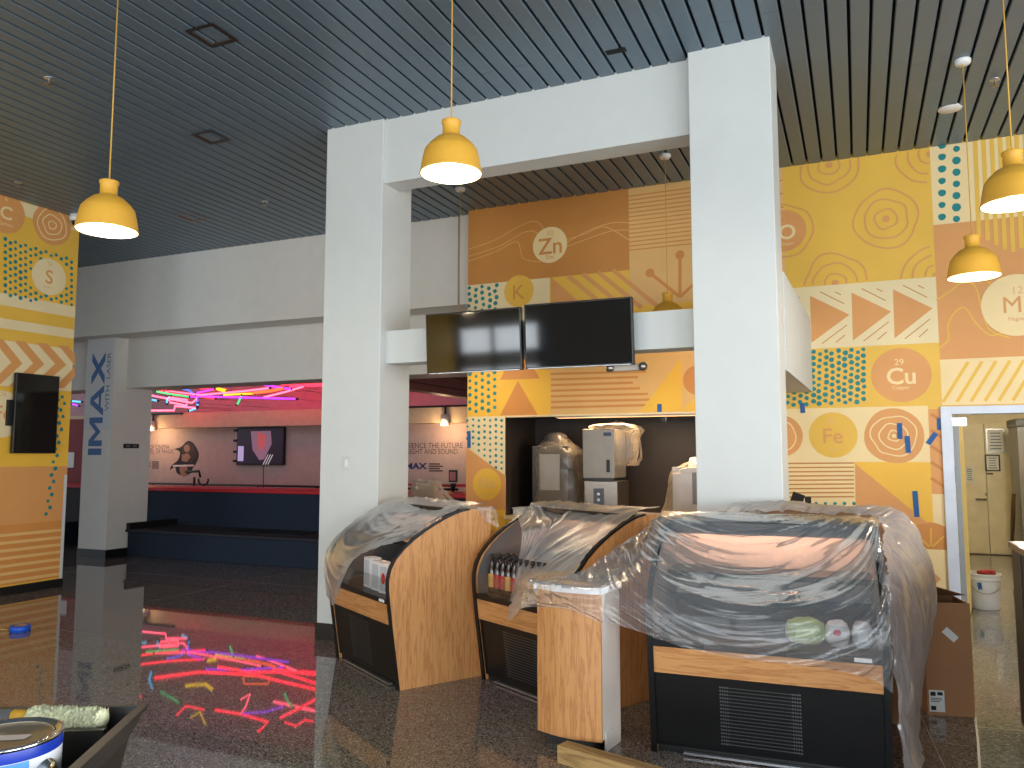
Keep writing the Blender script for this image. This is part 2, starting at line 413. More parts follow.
# ---- right wall, facade with windows (behind the photographer)
rb_ = bmesh.new()
ys_ = [-5]+[c for ab in RWIN for c in ab]+[8.7]
for i in range(0, len(ys_), 2): add_box(rb_, (6, ys_[i], 0), (6.2, ys_[i+1], CEIL+.05))
for a, b in RWIN: add_box(rb_, (6, a, 0), (6.2, b, .3)); add_box(rb_, (6, a, 3.1), (6.2, b, CEIL+.05))
rw = bm_obj('wall_right', rb_, WHITE); struct(rw, 'plain white side wall out of view to the right', 'wall')
fb = bmesh.new()
xs = [-16]+[c for ab in WIN for c in ab]+[6]
for i in range(0, len(xs), 2): add_box(fb, (xs[i], -5.2, 0), (xs[i+1], -5, CEIL+.05))
for a, b in WIN:
    add_box(fb, (a, -5.2, 0), (b, -5, .3)); add_box(fb, (a, -5.2, 3.05), (b, -5, CEIL+.05)); add_box(fb, (a, -5.2, 2.1), (b, -5, 2.5))  # last box is a transom bar added to band the reflected windows
fw_ = bm_obj('wall_front', fb, WHITE); struct(fw_, 'white facade wall with tall windows behind the viewer', 'wall')
for n_, (a, b) in enumerate(WIN):
    o = raw('window_%d' % (n_+1), [(a, -5.1, .3), (b, -5.1, .3), (b, -5.1, 2.1), (a, -5.1, 2.1), (a, -5.1, 2.5), (b, -5.1, 2.5), (b, -5.1, 3.05), (a, -5.1, 3.05)], [(0, 1, 2, 3), (4, 5, 6, 7)], GLASS)
    struct(o, ['clear facade window pane farthest left', 'clear facade window pane in the middle', 'clear facade window pane farthest right'][n_], 'window')
    for t in (0, .3, .65, 1): box('mullion', (a+(b-a)*t-.05, -5.12, .3), (a+(b-a)*t+.05, -4.86, 3.05), BLACK, o)

for n_, (a, b) in enumerate(RWIN):
    o = raw('window_%d' % (n_+4), [(6.1, a, .3), (6.1, b, .3), (6.1, b, 3.1), (6.1, a, 3.1)], [(0, 1, 2, 3)], GLASS)
    struct(o, ['clear side window pane nearer the facade', 'clear side window pane nearer the mural'][n_], 'window')
    for t in (0, .5, 1): box('mullion', (5.86, a+(b-a)*t-.04, .3), (6.12, a+(b-a)*t+.04, 3.1), BLACK, o)
# ---- white portal: two pillars, beams
bm = bmesh.new(); add_box(bm, (-4.40, 5.8, .14), (-3.79, 6.3, CEIL+.02), .006)
pl1 = bm_obj('wall_portal_pillar', bm, WHITE); struct(pl1, 'white square pillar standing left of the hanging screens', 'pillar')
box('black_base', (-4.41, 5.79, 0), (-3.78, 6.31, .14), BLACKB, pl1)
bm = bmesh.new(); add_box(bm, (-1.065, 5.72, .14), (-.48, 6.22, CEIL+.02), .006)
pl2 = bm_obj('wall_portal_pillar', bm, WHITE); struct(pl2, 'white square pillar rising behind the rightmost display case', 'pillar')
box('black_base', (-1.075, 5.71, 0), (-.47, 6.23, .14), BLACKB, pl2)
o = box('wall_portal_beam', (-3.79, 5.83, 4.015), (-1.065, 6.06, CEIL+.02), WHITE); struct(o, 'white upper beam joining the two square pillars', 'beam')
o = box('wall_portal_rail', (-3.79, 5.9, 2.405), (-1.065, 6.12, 2.695), WHITE); struct(o, 'white lower beam carrying the two hanging screens', 'beam')
A = (-.47, 6.0); B = (-.40, MY)
bm = bmesh.new()
for z in (2.235, 2.985):
    pass
vs = [bm.verts.new((x_, y_, z_)) for z_ in (2.235, 2.985) for x_, y_ in ((-1.0, 6.22), (-.47, 6.22), (-.40, MY), (-1.0, MY))]
for f in ((0, 1, 2, 3), (7, 6, 5, 4), (0, 4, 5, 1), (1, 5, 6, 2), (2, 6, 7, 3), (3, 7, 4, 0)): bm.faces.new([vs[i] for i in f])
o = bm_obj('wall_portal_bulkhead', bm, WHITE); struct(o, 'white bulkhead running from the right pillar to the mural', 'beam')

# ================================================================== MURAL PAINTING
PC = dict(yel=(232, 184, 70), org=(220, 154, 88), cream=(240, 212, 156), line=(200, 130, 66), teal=(14, 128, 128),
          brown=(200, 134, 62), gold=(240, 186, 62), pale=(236, 214, 166), tan=(228, 180, 112), deep=(212, 140, 68))
PM = {k: mat('paint_'+k, v, .55, var=.035, scale=3) for k, v in PC.items()}
class Wall:
    def __init__(s, parent, unp, pt): s.parent = parent; s.unp = unp; s.pt = pt
    def ab(s, u, v): return s.unp(u, v)
    def scale(s, u, v):
        a = s.ab(u, v); b = s.ab(u, v+1); return abs(a[1]-b[1])
    def mesh(s, name, polys, col, layer):
        vs, fs = [], []; Wall.n = getattr(Wall, 'n', 0)+1
        off = layer*.0015+(Wall.n % 12)*.0001
        for p in polys:
            fs.append(tuple(range(len(vs), len(vs)+len(p)))); vs += [s.pt(a, b, off) for a, b in p]
        return raw(name, vs, fs, PM[col] if isinstance(col, str) else col, s.parent)
    def poly(s, name, px, col, layer=1): return s.mesh(name, [[s.ab(*p) for p in px]], col, layer)
    def rect(s, name, a0, a1, b0, b1, col, layer=1): return s.mesh(name, [[(a0, b0), (a1, b0), (a1, b1), (a0, b1)]], col, layer)
    def blob(s, a, b, r, n=28, wob=0.0, seed=0):
        return [(a+r*(1+wob*noise.noise((math.cos(2*math.pi*k/n)*1.3+seed, math.sin(2*math.pi*k/n)*1.3, seed)))*math.cos(2*math.pi*k/n),
                 b+r*(1+wob*noise.noise((math.cos(2*math.pi*k/n)*1.3+seed, math.sin(2*math.pi*k/n)*1.3, seed)))*math.sin(2*math.pi*k/n)) for k in range(n)]
    def disc(s, name, u, v, r, col, layer=2, wob=0.0):
        a, b = s.ab(u, v); return s.mesh(name, [s.blob(a, b, r, 36, wob, u)], col, layer)
    def rings(s, name, u, v, rs, wd, col, layer=2, wob=.12, clip=None, dot=0.0):
        a, b = s.ab(u, v); ps = []
        def ok(q): return clip is None or all(clip[0]-1e-6 <= x <= clip[1]+1e-6 and clip[2]-1e-6 <= y <= clip[3]+1e-6 for x, y in q)
        for i, r in enumerate(rs):
            o_ = s.blob(a, b, r+wd/2, 48, wob, u+i); n_ = s.blob(a, b, r-wd/2, 48, wob, u+i)
            for k in range(48):
                q = [o_[k], o_[(k+1) % 48], n_[(k+1) % 48], n_[k]]
                if ok(q): ps.append(q)
        if dot:
            q = s.blob(a, b, dot, 16, .1, u)
            if ok(q): ps.append(q)
            elif clip: ps.append([(min(max(x, clip[0]), clip[1]), min(max(y, clip[2]), clip[3])) for x, y in q])
        return s.mesh(name, ps, col, layer)
    def lines(s, name, segs, wd, col, layer=2):
        ps = []
        for pts in segs:
            q = [Vector((*s.ab(*p), 0)) for p in pts]
            for a, b in zip(q, q[1:]):
                d = b-a
                if d.length < 1e-6: continue
                n = Vector((-d.y, d.x, 0)).normalized()*wd/2
                ps.append([((a-n).x, (a-n).y), ((b-n).x, (b-n).y), ((b+n).x, (b+n).y), ((a+n).x, (a+n).y)])
        return s.mesh(name, ps, col, layer)
    def dots(s, name, pxs, r, col='teal', layer=2, grow=None):
        return s.mesh(name, [s.blob(*s.ab(u, v), r*random.uniform(.85, 1.15), 12, .15, u) for u, v in pxs], col, layer)
    def word(s, t, u, v, h, col, layer=3, bold=0.0, w=None):
        a, b = s.ab(u, v); c = s.pt(a, b, layer*.0015); ux = Vector(s.pt(a+1, b, 0))-Vector(s.pt(a, b, 0))
        return text('lettering', t, c, ux, (0, 0, 1), w, h, PM[col], s.parent, bold)
def smooth(pts, n=8):
    out = []; P = [pts[0]]+list(pts)+[pts[-1]]
    for i in range(1, len(P)-2):
        for k in range(n):
            t = k/n; r = []
            for c in (0, 1):
                a, b, cc, d = P[i-1][c], P[i][c], P[i+1][c], P[i+2][c]
                r.append(.5*(2*b+(cc-a)*t+(2*a-5*b+4*cc-d)*t*t+(3*b-a-3*cc+d)*t**3))
            out.append(tuple(r))
    return out+[pts[-1]]
M = Wall(wall, lambda u, v: ((lambda q: (q.x, q.z))(ony(u, v, MY))), lambda a, b, off: (a, MY-off, b))
X = lambda u, v: M.ab(u, v)[0]
Z = lambda u, v: M.ab(u, v)[1]
# --- left of the right pillar
xa, xk, xb = -4.3, X(550, 300), X(629, 230)
z1 = Z(629, 270)
M.rect('mural_panel', xa, xb, z1, CEIL, 'brown')
for pts in ([(467, 250), (495, 240), (520, 226), (537, 222), (550, 238)], [(467, 257), (500, 246), (525, 232), (538, 234), (546, 250)], [(467, 262), (495, 252), (517, 242), (523, 258), (540, 262)],
            [(566, 243), (590, 230), (612, 223), (629, 223)], [(566, 247), (590, 238), (612, 231), (629, 230)], [(566, 240), (585, 234), (605, 227), (629, 240)]):
    M.lines('mural_wave', [smooth(pts)], .008, 'tan')
M.disc('mural_circle', 550, 245, .215, 'cream', 3); M.word('Zn', 550, 246, .19, 'deep', 4, .01); M.word('30', 550, 233, .065, 'tan', 4); M.word('Zinc', 550, 257, .04, 'deep', 4)
# striped panel
xr = -.62; zp = Z(660, 304)
M.rect('mural_panel', xb, xr, zp, CEIL, 'tan')
M.rect('mural_panel', xb, xr, Z(660, 320), zp, 'gold')
zt, zb_ = Z(629, 197), Z(629, 251)
M.mesh('mural_stripes', [[(xb, z), (xr-.2*(i % 3), z+.0), (xr-.2*(i % 3), z+.014), (xb, z+.014)] for i, z in enumerate([zb_+(zt-zb_)*k/13 for k in range(14)])], 'deep', 2)
c0 = (680, 297)
for e in ((650, 273), (680, 255), (706, 273)):
    M.lines('mural_branch', [[c0, e]], .035, 'deep', 2); M.disc('mural_node', e[0], e[1], .05, 'deep', 3)
# K panel row
zk = Z(550, 330)
M.rect('mural_panel', xa, xk, zk, z1, 'pale'); M.rect('mural_panel', xk, xb, zk, z1, 'yel')
M.poly('mural_triangle', [(551, 277), (551, 320), (600, 320)], 'org', 2)
M.lines('mural_diagonals', [[(568+i*15, 276-i*2), (612+i*15, 312-i*2)] for i in range(4)], .05, 'org', 2)
M.disc('mural_circle', 519, 291, .19, 'yel', 2); M.word('K', 519, 292, .17, 'deep', 3); M.word('19', 519, 280, .05, 'tan', 3)
M.dots('mural_dots', [(470+j*6.5+random.uniform(-1, 1), 288+i*6-j*.7+(j % 2)*2.5) for j in range(5) for i in range(5)], .025)
# band under the screens
zu = Z(505, 416); zo = Z(550, 330)
M.rect('mural_panel', xa, xk, zu, zo, 'gold'); M.rect('mural_panel', xk, xr, zu, zo, 'tan')
M.dots('mural_dots', [(470+j*6.2, 374+i*7-j*.4+(j % 2)*2.8) for j in range(5) for i in range(6)], .023)
M.poly('mural_triangle', [(518, 381), (500, 415.5), (538, 415)], 'deep', 2); M.poly('mural_arrow', [(510, 360), (528, 359), (540, 378.5), (500, 380)], 'deep', 2)
M.lines('mural_stripes', [[(551, 374+i*5.6), (L, 371.5+i*5.6)] for i, L in enumerate((646, 638, 633, 640, 648, 655, 648))], .026, 'deep', 2)
M.poly('mural_triangle', [(640, 412), (681, 358), (682, 411)], 'gold', 2)
M.disc('mural_circle', 698, 380, .16, 'deep', 2)
M.poly('mural_triangle', [(682, 411), (700, 392), (700, 411)], 'gold', 3)
# Na panel
M.rect('mural_panel', xa, NX0, 0, zu, 'pale')
M.poly('mural_triangle', [(466, 447), (506, 476), (506, 640), (466, 640)], 'org', 2)
M.rect('mural_band', xa, NX0, Z(480, 530), Z(480, 509), 'gold', 3)
M.dots('mural_dots', [(467.5+j*5.7, 420.5+i*6+(j % 2)*-1) for j in range(7) for i in range(10) if 420+i*6 < 444+j*5.2], .017)
M.disc('mural_circle', 487, 484, .185, 'gold', 3); M.word('Na', 487, 483, .13, 'tan', 4, .01); M.word('11', 485, 471, .04, 'tan', 4); M.word('Sodium', 487, 494, .035, 'tan', 4)
# --- right of the right pillar
xm = X(936, 280); zG = Z(870, 282); xl = -1.0
M.rect('mural_panel', xl, xm, zG, CEIL, 'yel')
cl = (xl, xm, zG, CEIL)
R3 = (.10, .20, .29)
for (u, v), rs in (((829, 165), R3), ((886, 219), R3), ((835, 283), R3), ((930, 154), R3), ((936, 276), R3)):
    M.rings('mural_rings', u, v, rs, .018, 'org', 2, .14, cl, .035)
M.disc('mural_circle', 784, 231, .22, 'org', 2); M.rings('mural_rings', 784, 231, (.28,), .018, 'org', 2, .14, cl)
M.word('O', 787, 232, .16, 'cream', 3, .02); M.word('Oxygen', 787, 244, .04, 'cream', 3)
zH = Z(870, 346)
M.rect('mural_panel', xl, xm, zH, zG, 'pale')
for k in range(4):
    ub = 768.5+k*41.5
    M.poly('mural_triangle', [(ub, 299-k*3.2), (ub+39.5, 318-k*3.2), (ub+1.5, 345-k*2.2)], 'org', 2)
    M.lines('mural_hatch', [[(ub+10, 295-k*3.2), (ub+34, 307-k*3.2)], [(ub+25, 295-k*3.2), (ub+31, 298-k*3.2)], [(ub+12, 346-k*2.4), (ub+37, 328-k*3)], [(ub+26, 345-k*2.6), (ub+35, 338-k*3)]], .009, 'line', 2)
zI = Z(870, 407)
M.rect('mural_panel', xl, xm, zI, zH, 'yel')
M.dots('mural_dots', [(788+j*6.3+random.uniform(-.8, .8), 353+i*6.2-j*.3+(j % 2)*2.6) for j in range(13) for i in range(9)], .022)
M.disc('mural_circle', 901, 375, .265, 'org', 2); M.word('Cu', 901, 376, .165, 'cream', 3, .02); M.word('29', 899, 362, .06, 'cream', 3); M.word('Copper', 901, 388, .045, 'cream', 3)
xj = X(929, 430); zJ = Z(870, 462)
M.rect('mural_panel', xl, xj, zJ, zI, 'cream')
M.disc('mural_circle', 781, 436, .21, 'org', 2); M.rings('mural_rings', 781, 436, (.15,), .012, 'cream', 3, .15)
M.disc('mural_circle', 833, 435, .225, 'yel', 2); M.word('Fe', 833, 436, .15, 'org', 3, .01); M.word('26', 832, 421, .055, 'tan', 3); M.word('Iron', 834, 449, .035, 'tan', 3)
M.disc('mural_circle', 894, 436, .265, 'org', 2, .04); M.rings('mural_rings', 894, 436, (.05, .12, .2), .012, 'cream', 3, .2, None, .02)
zs = Z(935, 494)
M.rect('mural_panel', xj, xm, zs, zI, 'yel')
M.rect('mural_panel', xj, DX0-.07, zs, Z(940, 409), 'org', 2)
M.lines('mural_diagonals', [[(931, 414+i*16), (946, 424+i*16)] for i in range(5)], .03, 'line', 3)
xk2 = X(855, 480); zK = Z(870, 524)
M.rect('mural_panel', xl, xk2, zK, zJ, 'cream'); M.rect('mural_panel', xk2, xj, zK, zJ, 'gold')
M.lines('mural_stripes', [[(785, 463.5+i*4.2), (854, 463+i*4.2)] for i in range(9)], .014, 'line', 2)
M.poly('mural_triangle', [(855.5, 464), (855.5, 524), (929, 524)], 'org', 2)
M.dots('mural_dots', [(797+i*9.5, 503.5) for i in range(7)], .018)
M.rect('mural_panel', xj, DX0, zK, zs, 'cream')
zL = Z(925, 549)
M.rect('mural_panel', xl, DX0, zL, zK, 'org')
M.mesh('mural_circle', [[(min(a_, DX0-.04), b_) for a_, b_ in M.blob(*M.ab(930, 549), .25, 36, 0, 1)]], 'deep', 2); M.rect('mural_panel', xl, DX0, 0, zL, 'cream', 3)
M.lines('mural_branch', [[(931, 548), (931, 528)], [(931, 548), (918, 536)], [(931, 548), (944, 536)]], .014, 'yel', 3)
M.poly('mural_triangle', [(926, 566), (926, 592), (941, 579)], 'org', 4)
# far right column
zM = Z(975, 221)
M.rect('mural_panel', xm, 2.6, zM, CEIL, 'cream')
M.dots('mural_dots', [(942, 145+i*12) for i in range(7)]+[(956.5, 149+i*11.7) for i in range(7)], .036)
M.lines('mural_stripes', [[(975+i*8.3, 138-i), (979+i*8.6, 236+i*4.5)] for i in range(4)]+[[(1008+i*8.3, 134-i), (1013+i*8.6, 252-i*4)] for i in range(5)], .035, 'yel', 3)
zN = Z(980, 358)
M.rect('mural_panel', xm, 2.6, zN, zM, 'org')
for pts in ([(936, 300), (952, 290), (962, 283), (975, 286), (982, 310), (990, 330), (1010, 338)], [(939, 348), (948, 340), (948, 325), (955, 312), (965, 308), (975, 322), (990, 335), (1005, 332)], [(985, 278), (992, 286), (998, 296)]):
    M.lines('mural_wave', [smooth(pts)], .012, 'yel', 2)
M.disc('mural_circle', 1017, 305, .29, 'cream', 3); M.word('Mg', 1019, 307, .2, 'org', 4, 0.0); M.word('12', 1018, 290, .07, 'tan', 4); M.word('Magnesium', 1022, 319, .045, 'org', 4)
M.rect('mural_panel', xm, 2.6, Z(980, 404.5), zN, 'cream')
M.lines('mural_diagonals', [[(943+i*14, 402-i*.3), (968+i*14, 362-i*.5)] for i in range(7)], .028, 'yel', 2)

# --- left wall painting
L = Wall(lwall, lambda u, v: ((lambda q: (q.y, q.z))(onx(u, v, LX))), lambda a, b, off: (LX+off, a, b))
ye = 6.82
def LZ(u, v): return L.ab(u, v)[1]
def LR(v0, v1, u, col, layer=1): L.rect('mural_panel', -2.0, ye, LZ(u, v1), LZ(u, v0), col, layer)
L.rect('mural_panel', -2.0, ye, LZ(76, 231), CEIL, 'pale'); 
LR(231, 262, 76, 'yel'); LR(262, 307, 76, 'gold')
LR(307, 318, 76, 'pale'); LR(318, 330, 76, 'yel'); LR(330, 339, 76, 'pale'); LR(339, 350, 76, 'yel')
LR(350, 392, 76, 'pale'); LR(392, 466, 66, 'gold'); LR(466, 520, 66, 'org'); LR(520, 576, 66, 'deep')
L.mesh('mural_band', [[L.ab(0, 208), L.ab(26, 216), L.ab(26, 226), L.ab(0, 226)]], 'yel', 2)
L.disc('mural_circle', 4, 212, .25, 'org', 3); L.word('C', 6, 213, .16, 'cream', 4, .02); L.word('6', 6, 199, .05, 'cream', 4); L.word('Carbon', 5, 224, .04, 'cream', 4)
L.disc('mural_circle', 52, 225, .25, 'org', 3, .05); L.rings('mural_rings', 52, 225, (.05, .12, .19), .014, 'cream', 4, .15)
L.dots('mural_dots', [(5+j*5.1, 239+j*1.6+i*6.6-i*j*.04+(j % 2)*2.4) for j in range(15) for i in range(9) if (5+j*5.1-49)**2+(239+j*1.6+i*6.6-276)**2 > 20**2 and 239+j*1.6+i*6.6 < 296+j*1.0 and 5+j*5.1 < 76], .021, 'teal', 3)
L.disc('mural_circle', 49, 277, .225, 'pale', 3); L.word('S', 49, 277, .17, 'org', 4, .01); L.word('16', 50, 264, .05, 'tan', 4); L.word('Sulfur', 48, 287, .035, 'tan', 4)
for k in range(3):
    t = k*22-16
    L.mesh('mural_chevron', [[(min(a_, ye-.01), b_) for a_, b_ in (L.ab(*p_) for p_ in [(t+8, 340+t*.09), (t+19, 341+t*.09), (t+38, 364+t*.03), (t+14, 386-t*.02), (t+2, 387), (t+27, 363+t*.03)])]], 'org', 2)
L.poly('mural_chevron', [(58, 345), (68, 346), (75, 354), (75, 366)], 'org', 2); L.poly('mural_chevron', [(54, 388), (64, 388), (74.5, 377), (75, 366)], 'org', 2)
L.rect('mural_edge', ye-.001, ye, 0, CEIL, 'pale', 2)
L.disc('mural_circle', 1, 414, .27, 'pale', 2); L.word('Fe', 3, 413, .17, 'org', 3, .01); L.word('26', 3, 394, .05, 'tan', 3)
L.dots('mural_dots', [(62-i*.75+(i % 2)*3-(0 if i < 6 else i*.15), 397+i*6.5) for i in range(19)]+[(58-i*.6, 400+i*8) for i in range(3)], .024, 'teal', 3)
L.mesh('mural_stripes', [[(-2, z), (ye, z), (ye, z+.035), (-2, z+.035)] for z in [.14+i*.088 for i in range(7)]], 'tan', 2)
L.rect('mural_edge', L.ab(60.5, 540)[0], ye, .10, LZ(64, 475), WHITE, 5)

# ================================================================== THEATRE LOBBY BEYOND THE OPENING
BW = 15.5
o = box('wall_far', (-26, BW, 0), (-4.1, BW+.2, 2.30), PINKW); struct(o, 'pinkish far wall with lettering and a wall screen', 'wall'); far = o
o = box('trim_1', (-26, BW-.35, 2.30), (-4.1, BW+.2, 2.68), mat('fascia', (214, 184, 150), .6)); struct(o, 'warm lit fascia band above the far wall', 'trim')
o = box('wall_neon', (-26, BW+.2, 2.68), (-4.1, BW+.4, 6.2), mat('neon_backdrop', (200, 150, 158), .6)); struct(o, 'upper far wall behind the neon tubes', 'wall')
o = box('ceiling_far', (-26, 9.7, 6.2), (-4.1, BW+.4, 6.3), mat('far_ceiling', (70, 52, 54), .7)); struct(o, 'dark high ceiling over the neon tubes', 'ceiling')
o = box('wall_side', (-4.3, 9.45, 0), (-4.1, BW, 6.3), GREYW); struct(o, 'side wall closing the theatre lobby behind the mural', 'wall')
xe = ony(409, 389, 11.3)
sof = box('wall_bulkhead', (xe.x-.25, 9.72, xe.z), (xe.x, BW+.2, 6.2), mat('wood_bulkhead', (150, 92, 84), .5)); struct(sof, 'red brown boarded bulkhead hanging beyond the grey lintel', 'wall')
for k in range(9): box('board_joint', (xe.x, 9.73, xe.z+.12+k*.2), (xe.x+.006, BW+.1, xe.z+.135+k*.2), mat('joint_brown', (70, 40, 38), .6), sof)
o = box('wall_red', (-18, 11.5, 0), (-14.05, 11.7, 2.35), REDW); struct(o, 'dark red wall seen left of the lettered pillar', 'wall')
p = ony(70, 460, 11.5); box('notice_sheet', (p.x-.13, 11.49, p.z-.16), (p.x+.13, 11.5, p.z+.16), WPLASTIC, o)
# far wall lettering, screen, rail
F_ = Wall(far, lambda u, v: ((lambda q: (q.x, q.z))(ony(u, v, BW))), lambda a, b, off: (a, BW-off, b))
PM['ink'] = mat('print_ink', (96, 74, 74), .6, var=0); PM['inkblue'] = mat('print_blue', (44, 52, 110), .6, var=0); PM['inkblack'] = mat('print_black', (30, 22, 24), .6, var=0)
PM['skin'] = mat('print_tan', (170, 120, 100), .6, var=0); PM['hair'] = mat('print_brown', (66, 36, 32), .6, var=0); PM['paper'] = mat('print_white', (226, 214, 208), .6, var=0)
F_.word('EXPERIENCE THE FUTURE', 428, 445.5, .12, 'ink', 2, 0, 1.75); F_.word('OF SIGHT AND SOUND', 428, 451.5, .115, 'ink', 2, 0, 1.5)
F_.word('IMAX', 415, 466, .14, 'inkblue', 2, .04, .62)
for i in range(4): F_.lines('print_lines', [[(429, 464+i*2.3), (440+(i % 2)*3, 464+i*2.3)]], .03, 'ink', 2)
F_.word('EFFECTS OF CINEMA', 152, 447, .115, 'ink', 2, 0, 1.25); F_.word('THE LEVEL OF MAGIC', 155, 451.5, .11, 'ink', 2, 0, 1.4)
F_.word('IMAX', 144, 464.5, .11, 'inkblack', 2, .03, .5)
for i in range(4): F_.lines('print_lines', [[(152, 462+i*2), (159, 462+i*2)]], .03, 'ink', 2)
F_.poly('poster_figure', smooth([(174, 449), (181, 447), (186, 442), (190, 441), (195, 445), (199, 454), (197, 462), (193, 468), (191, 473), (184, 476), (177, 473), (175, 467), (170, 470), (172, 465), (178, 460), (180, 452), (174, 449)], 3)[:-1], 'inkblack', 2)
F_.poly('poster_hair', [(183, 446), (188, 441.5), (194, 446), (197, 456), (192, 463), (184, 461), (181, 454)], 'hair', 3)
F_.mesh('poster_face', [F_.blob(*F_.ab(187, 448.5), .10, 18, .2, 2)], 'skin', 4)
F_.poly('poster_coat', [(182, 455), (188, 453), (191, 457), (187, 462), (182, 461)], 'skin', 4)
F_.poly('poster_strip', [(173, 465), (194, 464.5), (194, 466.3), (173, 466.8)], 'paper', 5)
F_.mesh('poster_face', [F_.blob(*F_.ab(184, 470.5), .15, 18, .3, 4)], 'skin', 4)
F_.lines('wall_joint', [[(263.5, 466), (263.5, 492)]], .03, 'ink', 2)
tv = thing('wall_screen', 'glowing wall screen showing a pale face on the far pinkish wall', 'television', (-13.49, BW-.0, 1.85))
pa, pb, pc = ony(240, 427, BW), ony(287, 427, BW), ony(287, 465, BW)
wv = (pb.x-pa.x)/2; hv = (pb.z-pc.z)/2; tv.location = ((pa.x+pb.x)/2, BW, (pb.z+pc.z)/2)
box('frame', (-wv, -.10, -hv), (wv, -.02, hv), BLACK, tv, .01)
pic = raw('display', [(-wv+.03, -.103, -hv+.03), (wv-.03, -.103, -hv+.03), (wv-.03, -.103, hv-.03), (-wv+.03, -.103, hv-.03)], [(0, 1, 2, 3)], mat('picture_dark', (40, 30, 44), .4, emit=(46, 32, 48), estr=.5, var=0), tv)
def pic_blob(pts, m, k): raw('picture_shape', [(x_*wv, -.103-.001*k, z_*hv) for x_, z_ in pts], [tuple(range(len(pts)))], m, pic)
pic_blob([(-.4, .8), (.45, .8), (.5, .1), (.2, -.7), (0, -.75), (-.3, -.2)], mat('picture_mauve', (150, 110, 130), .4, emit=(150, 105, 128), estr=.6, var=0), 1)
pic_blob([(-.1, .75), (.25, .6), (.2, .0), (.0, -.3), (-.1, .2)], mat('picture_rose', (200, 90, 90), .4, emit=(205, 90, 90), estr=.6, var=0), 2)
pic_blob([(-.93, .0), (-.68, .0), (-.68, -.8), (-.93, -.8)], mat('picture_lilac', (190, 175, 220), .4, emit=(190, 175, 220), estr=.7, var=0), 1)
for a_ in (.1, .2, .3): pic_blob([(a_+.05, -.98), (a_+.08, -.98), (a_+.28, -.45), (a_+.25, -.45)], mat('picture_white', (230, 220, 225), .4, emit=(230, 220, 225), estr=.7, var=0), 3)
for z_ in (-.8, -.3, .3, .85): box('side_clamp', (-wv-.09, -.12, z_*hv-.03), (-wv+.0, -.02, z_*hv+.03), BLACK, tv)
rl = thing('hand_rail', 'thin dark handrail along the far wall above the red edge', 'handrail', (0, BW-.12, 0))
za = ony(240, 485, BW).z; 
tube('rail', [(-18, 0, za), (-8, 0, za)], .025, BLACK, rl)
for k in range(6): tube('rail_post', [(-17+k*1.75, 0, 0), (-17+k*1.75, 0, za)], .02, BLACK, rl)
cr = thing('wheel_valve', 'small dark crank fixture standing at the handrail below the poster', 'fixture', (ony(194, 487, BW-.4).x, BW-.4, 0))
tube('post', [(0, 0, 0), (0, 0, 1.05)], .03, BLACK, cr); tube('arm', [(-.3, 0, 1.18), (.15, 0, 1.2), (.2, 0, 1.05)], .03, BLACK, cr)
tube('hoop', [(.3+.16*math.cos(t), 0, .98+.12*math.sin(t)) for t in [math.pi*(.9+k*.12) for k in range(11)]], .022, BLACK, cr)
# track spot
q = ony(445, 410, BW-.4)
ts = thing('track_spot', 'small spotlight hanging under the warm fascia', 'lamp', (q.x, BW-.39, 2.66))
tube('stem', [(0, 0, -.3), (0, 0, 0)], .02, BLACK, ts); box('track', (-1.2, -.03, -.02), (1.0, .03, .02), BLACK, ts)
lathe('spot_head', [(0, -.18), (.07, -.18), (.10, -.42), (.085, -.42), (.06, -.25), (0, -.25)], WPLASTIC, ts, 16)
lt = bpy.data.lights.new('spot_bulb', 'POINT'); lt.energy = 26; lt.color = (1, .68, .36); lt.shadow_soft_size = .06
lo = bpy.data.objects.new('spot_bulb', lt); COL.objects.link(lo); lo.parent = ts; lo.location = (0, -.15, -.5)
# second spot by the lettered pillar lights the fascia there
ts2 = thing('track_spot', 'small spotlight above the poster figure near the lettered pillar', 'lamp', (-16.8, BW-.39, 2.66))
tube('stem', [(0, 0, -.3), (0, 0, 0)], .02, BLACK, ts2); box('track', (-1, -.03, -.02), (1.0, .03, .02), BLACK, ts2)
lathe('spot_head', [(0, -.18), (.07, -.18), (.10, -.42), (.085, -.42), (.06, -.25), (0, -.25)], WPLASTIC, ts2, 16)
lo = bpy.data.objects.new('spot_bulb', lt.copy()); COL.objects.link(lo); lo.parent = ts2; lo.location = (0, -.15, -.5)
# carpeted benches
bn = thing('stepped_bench', 'navy carpeted two step bench with red top edge in the opening', 'bench', (0, 0, 0))
box('lower_step', (-10.76, 9.27, 0), (-4.35, 10.25, .38), NAVY, bn, .01); box('lower_seat', (-10.775, 9.23, .38), (-4.35, 10.25, .42), mat('seat_top', (38, 40, 50), .7, var=.1), bn, .01)
box('upper_step', (-13.0, 10.22, .0), (-4.35, 11.0, .985), NAVY, bn, .01); box('seat_back', (-10.77, 9.25, .42), (-10.70, 10.22, .52), BLACKSAT, bn)
box('red_edge', (-13.0, 10.20, .985), (-4.35, 11.0, 1.04), RED, bn, .008)
pp = ony(262, 536, 9.8)
hat = box('seat_hatch', (-9.0, 9.55, .42), (-7.6, 9.95, .428), BLACKSAT, bn)
o = thing('stepped_bench', 'navy carpeted bench glimpsed between left mural and lettered pillar', 'bench', (0, 0, 0))
box('lower_step', (-16.5, 9.40, 0), (-13.1, 10.25, .40), NAVY, o, .01)
box('upper_step', (-16.5, 10.25, .0), (-13.1, 11.0, 1.0), mat('dark_bench_face', (38, 30, 34), .7), o, .01)
box('red_edge', (-16.5, 10.23, 1.0), (-13.1, 11.0, 1.05), RED, o, .008)

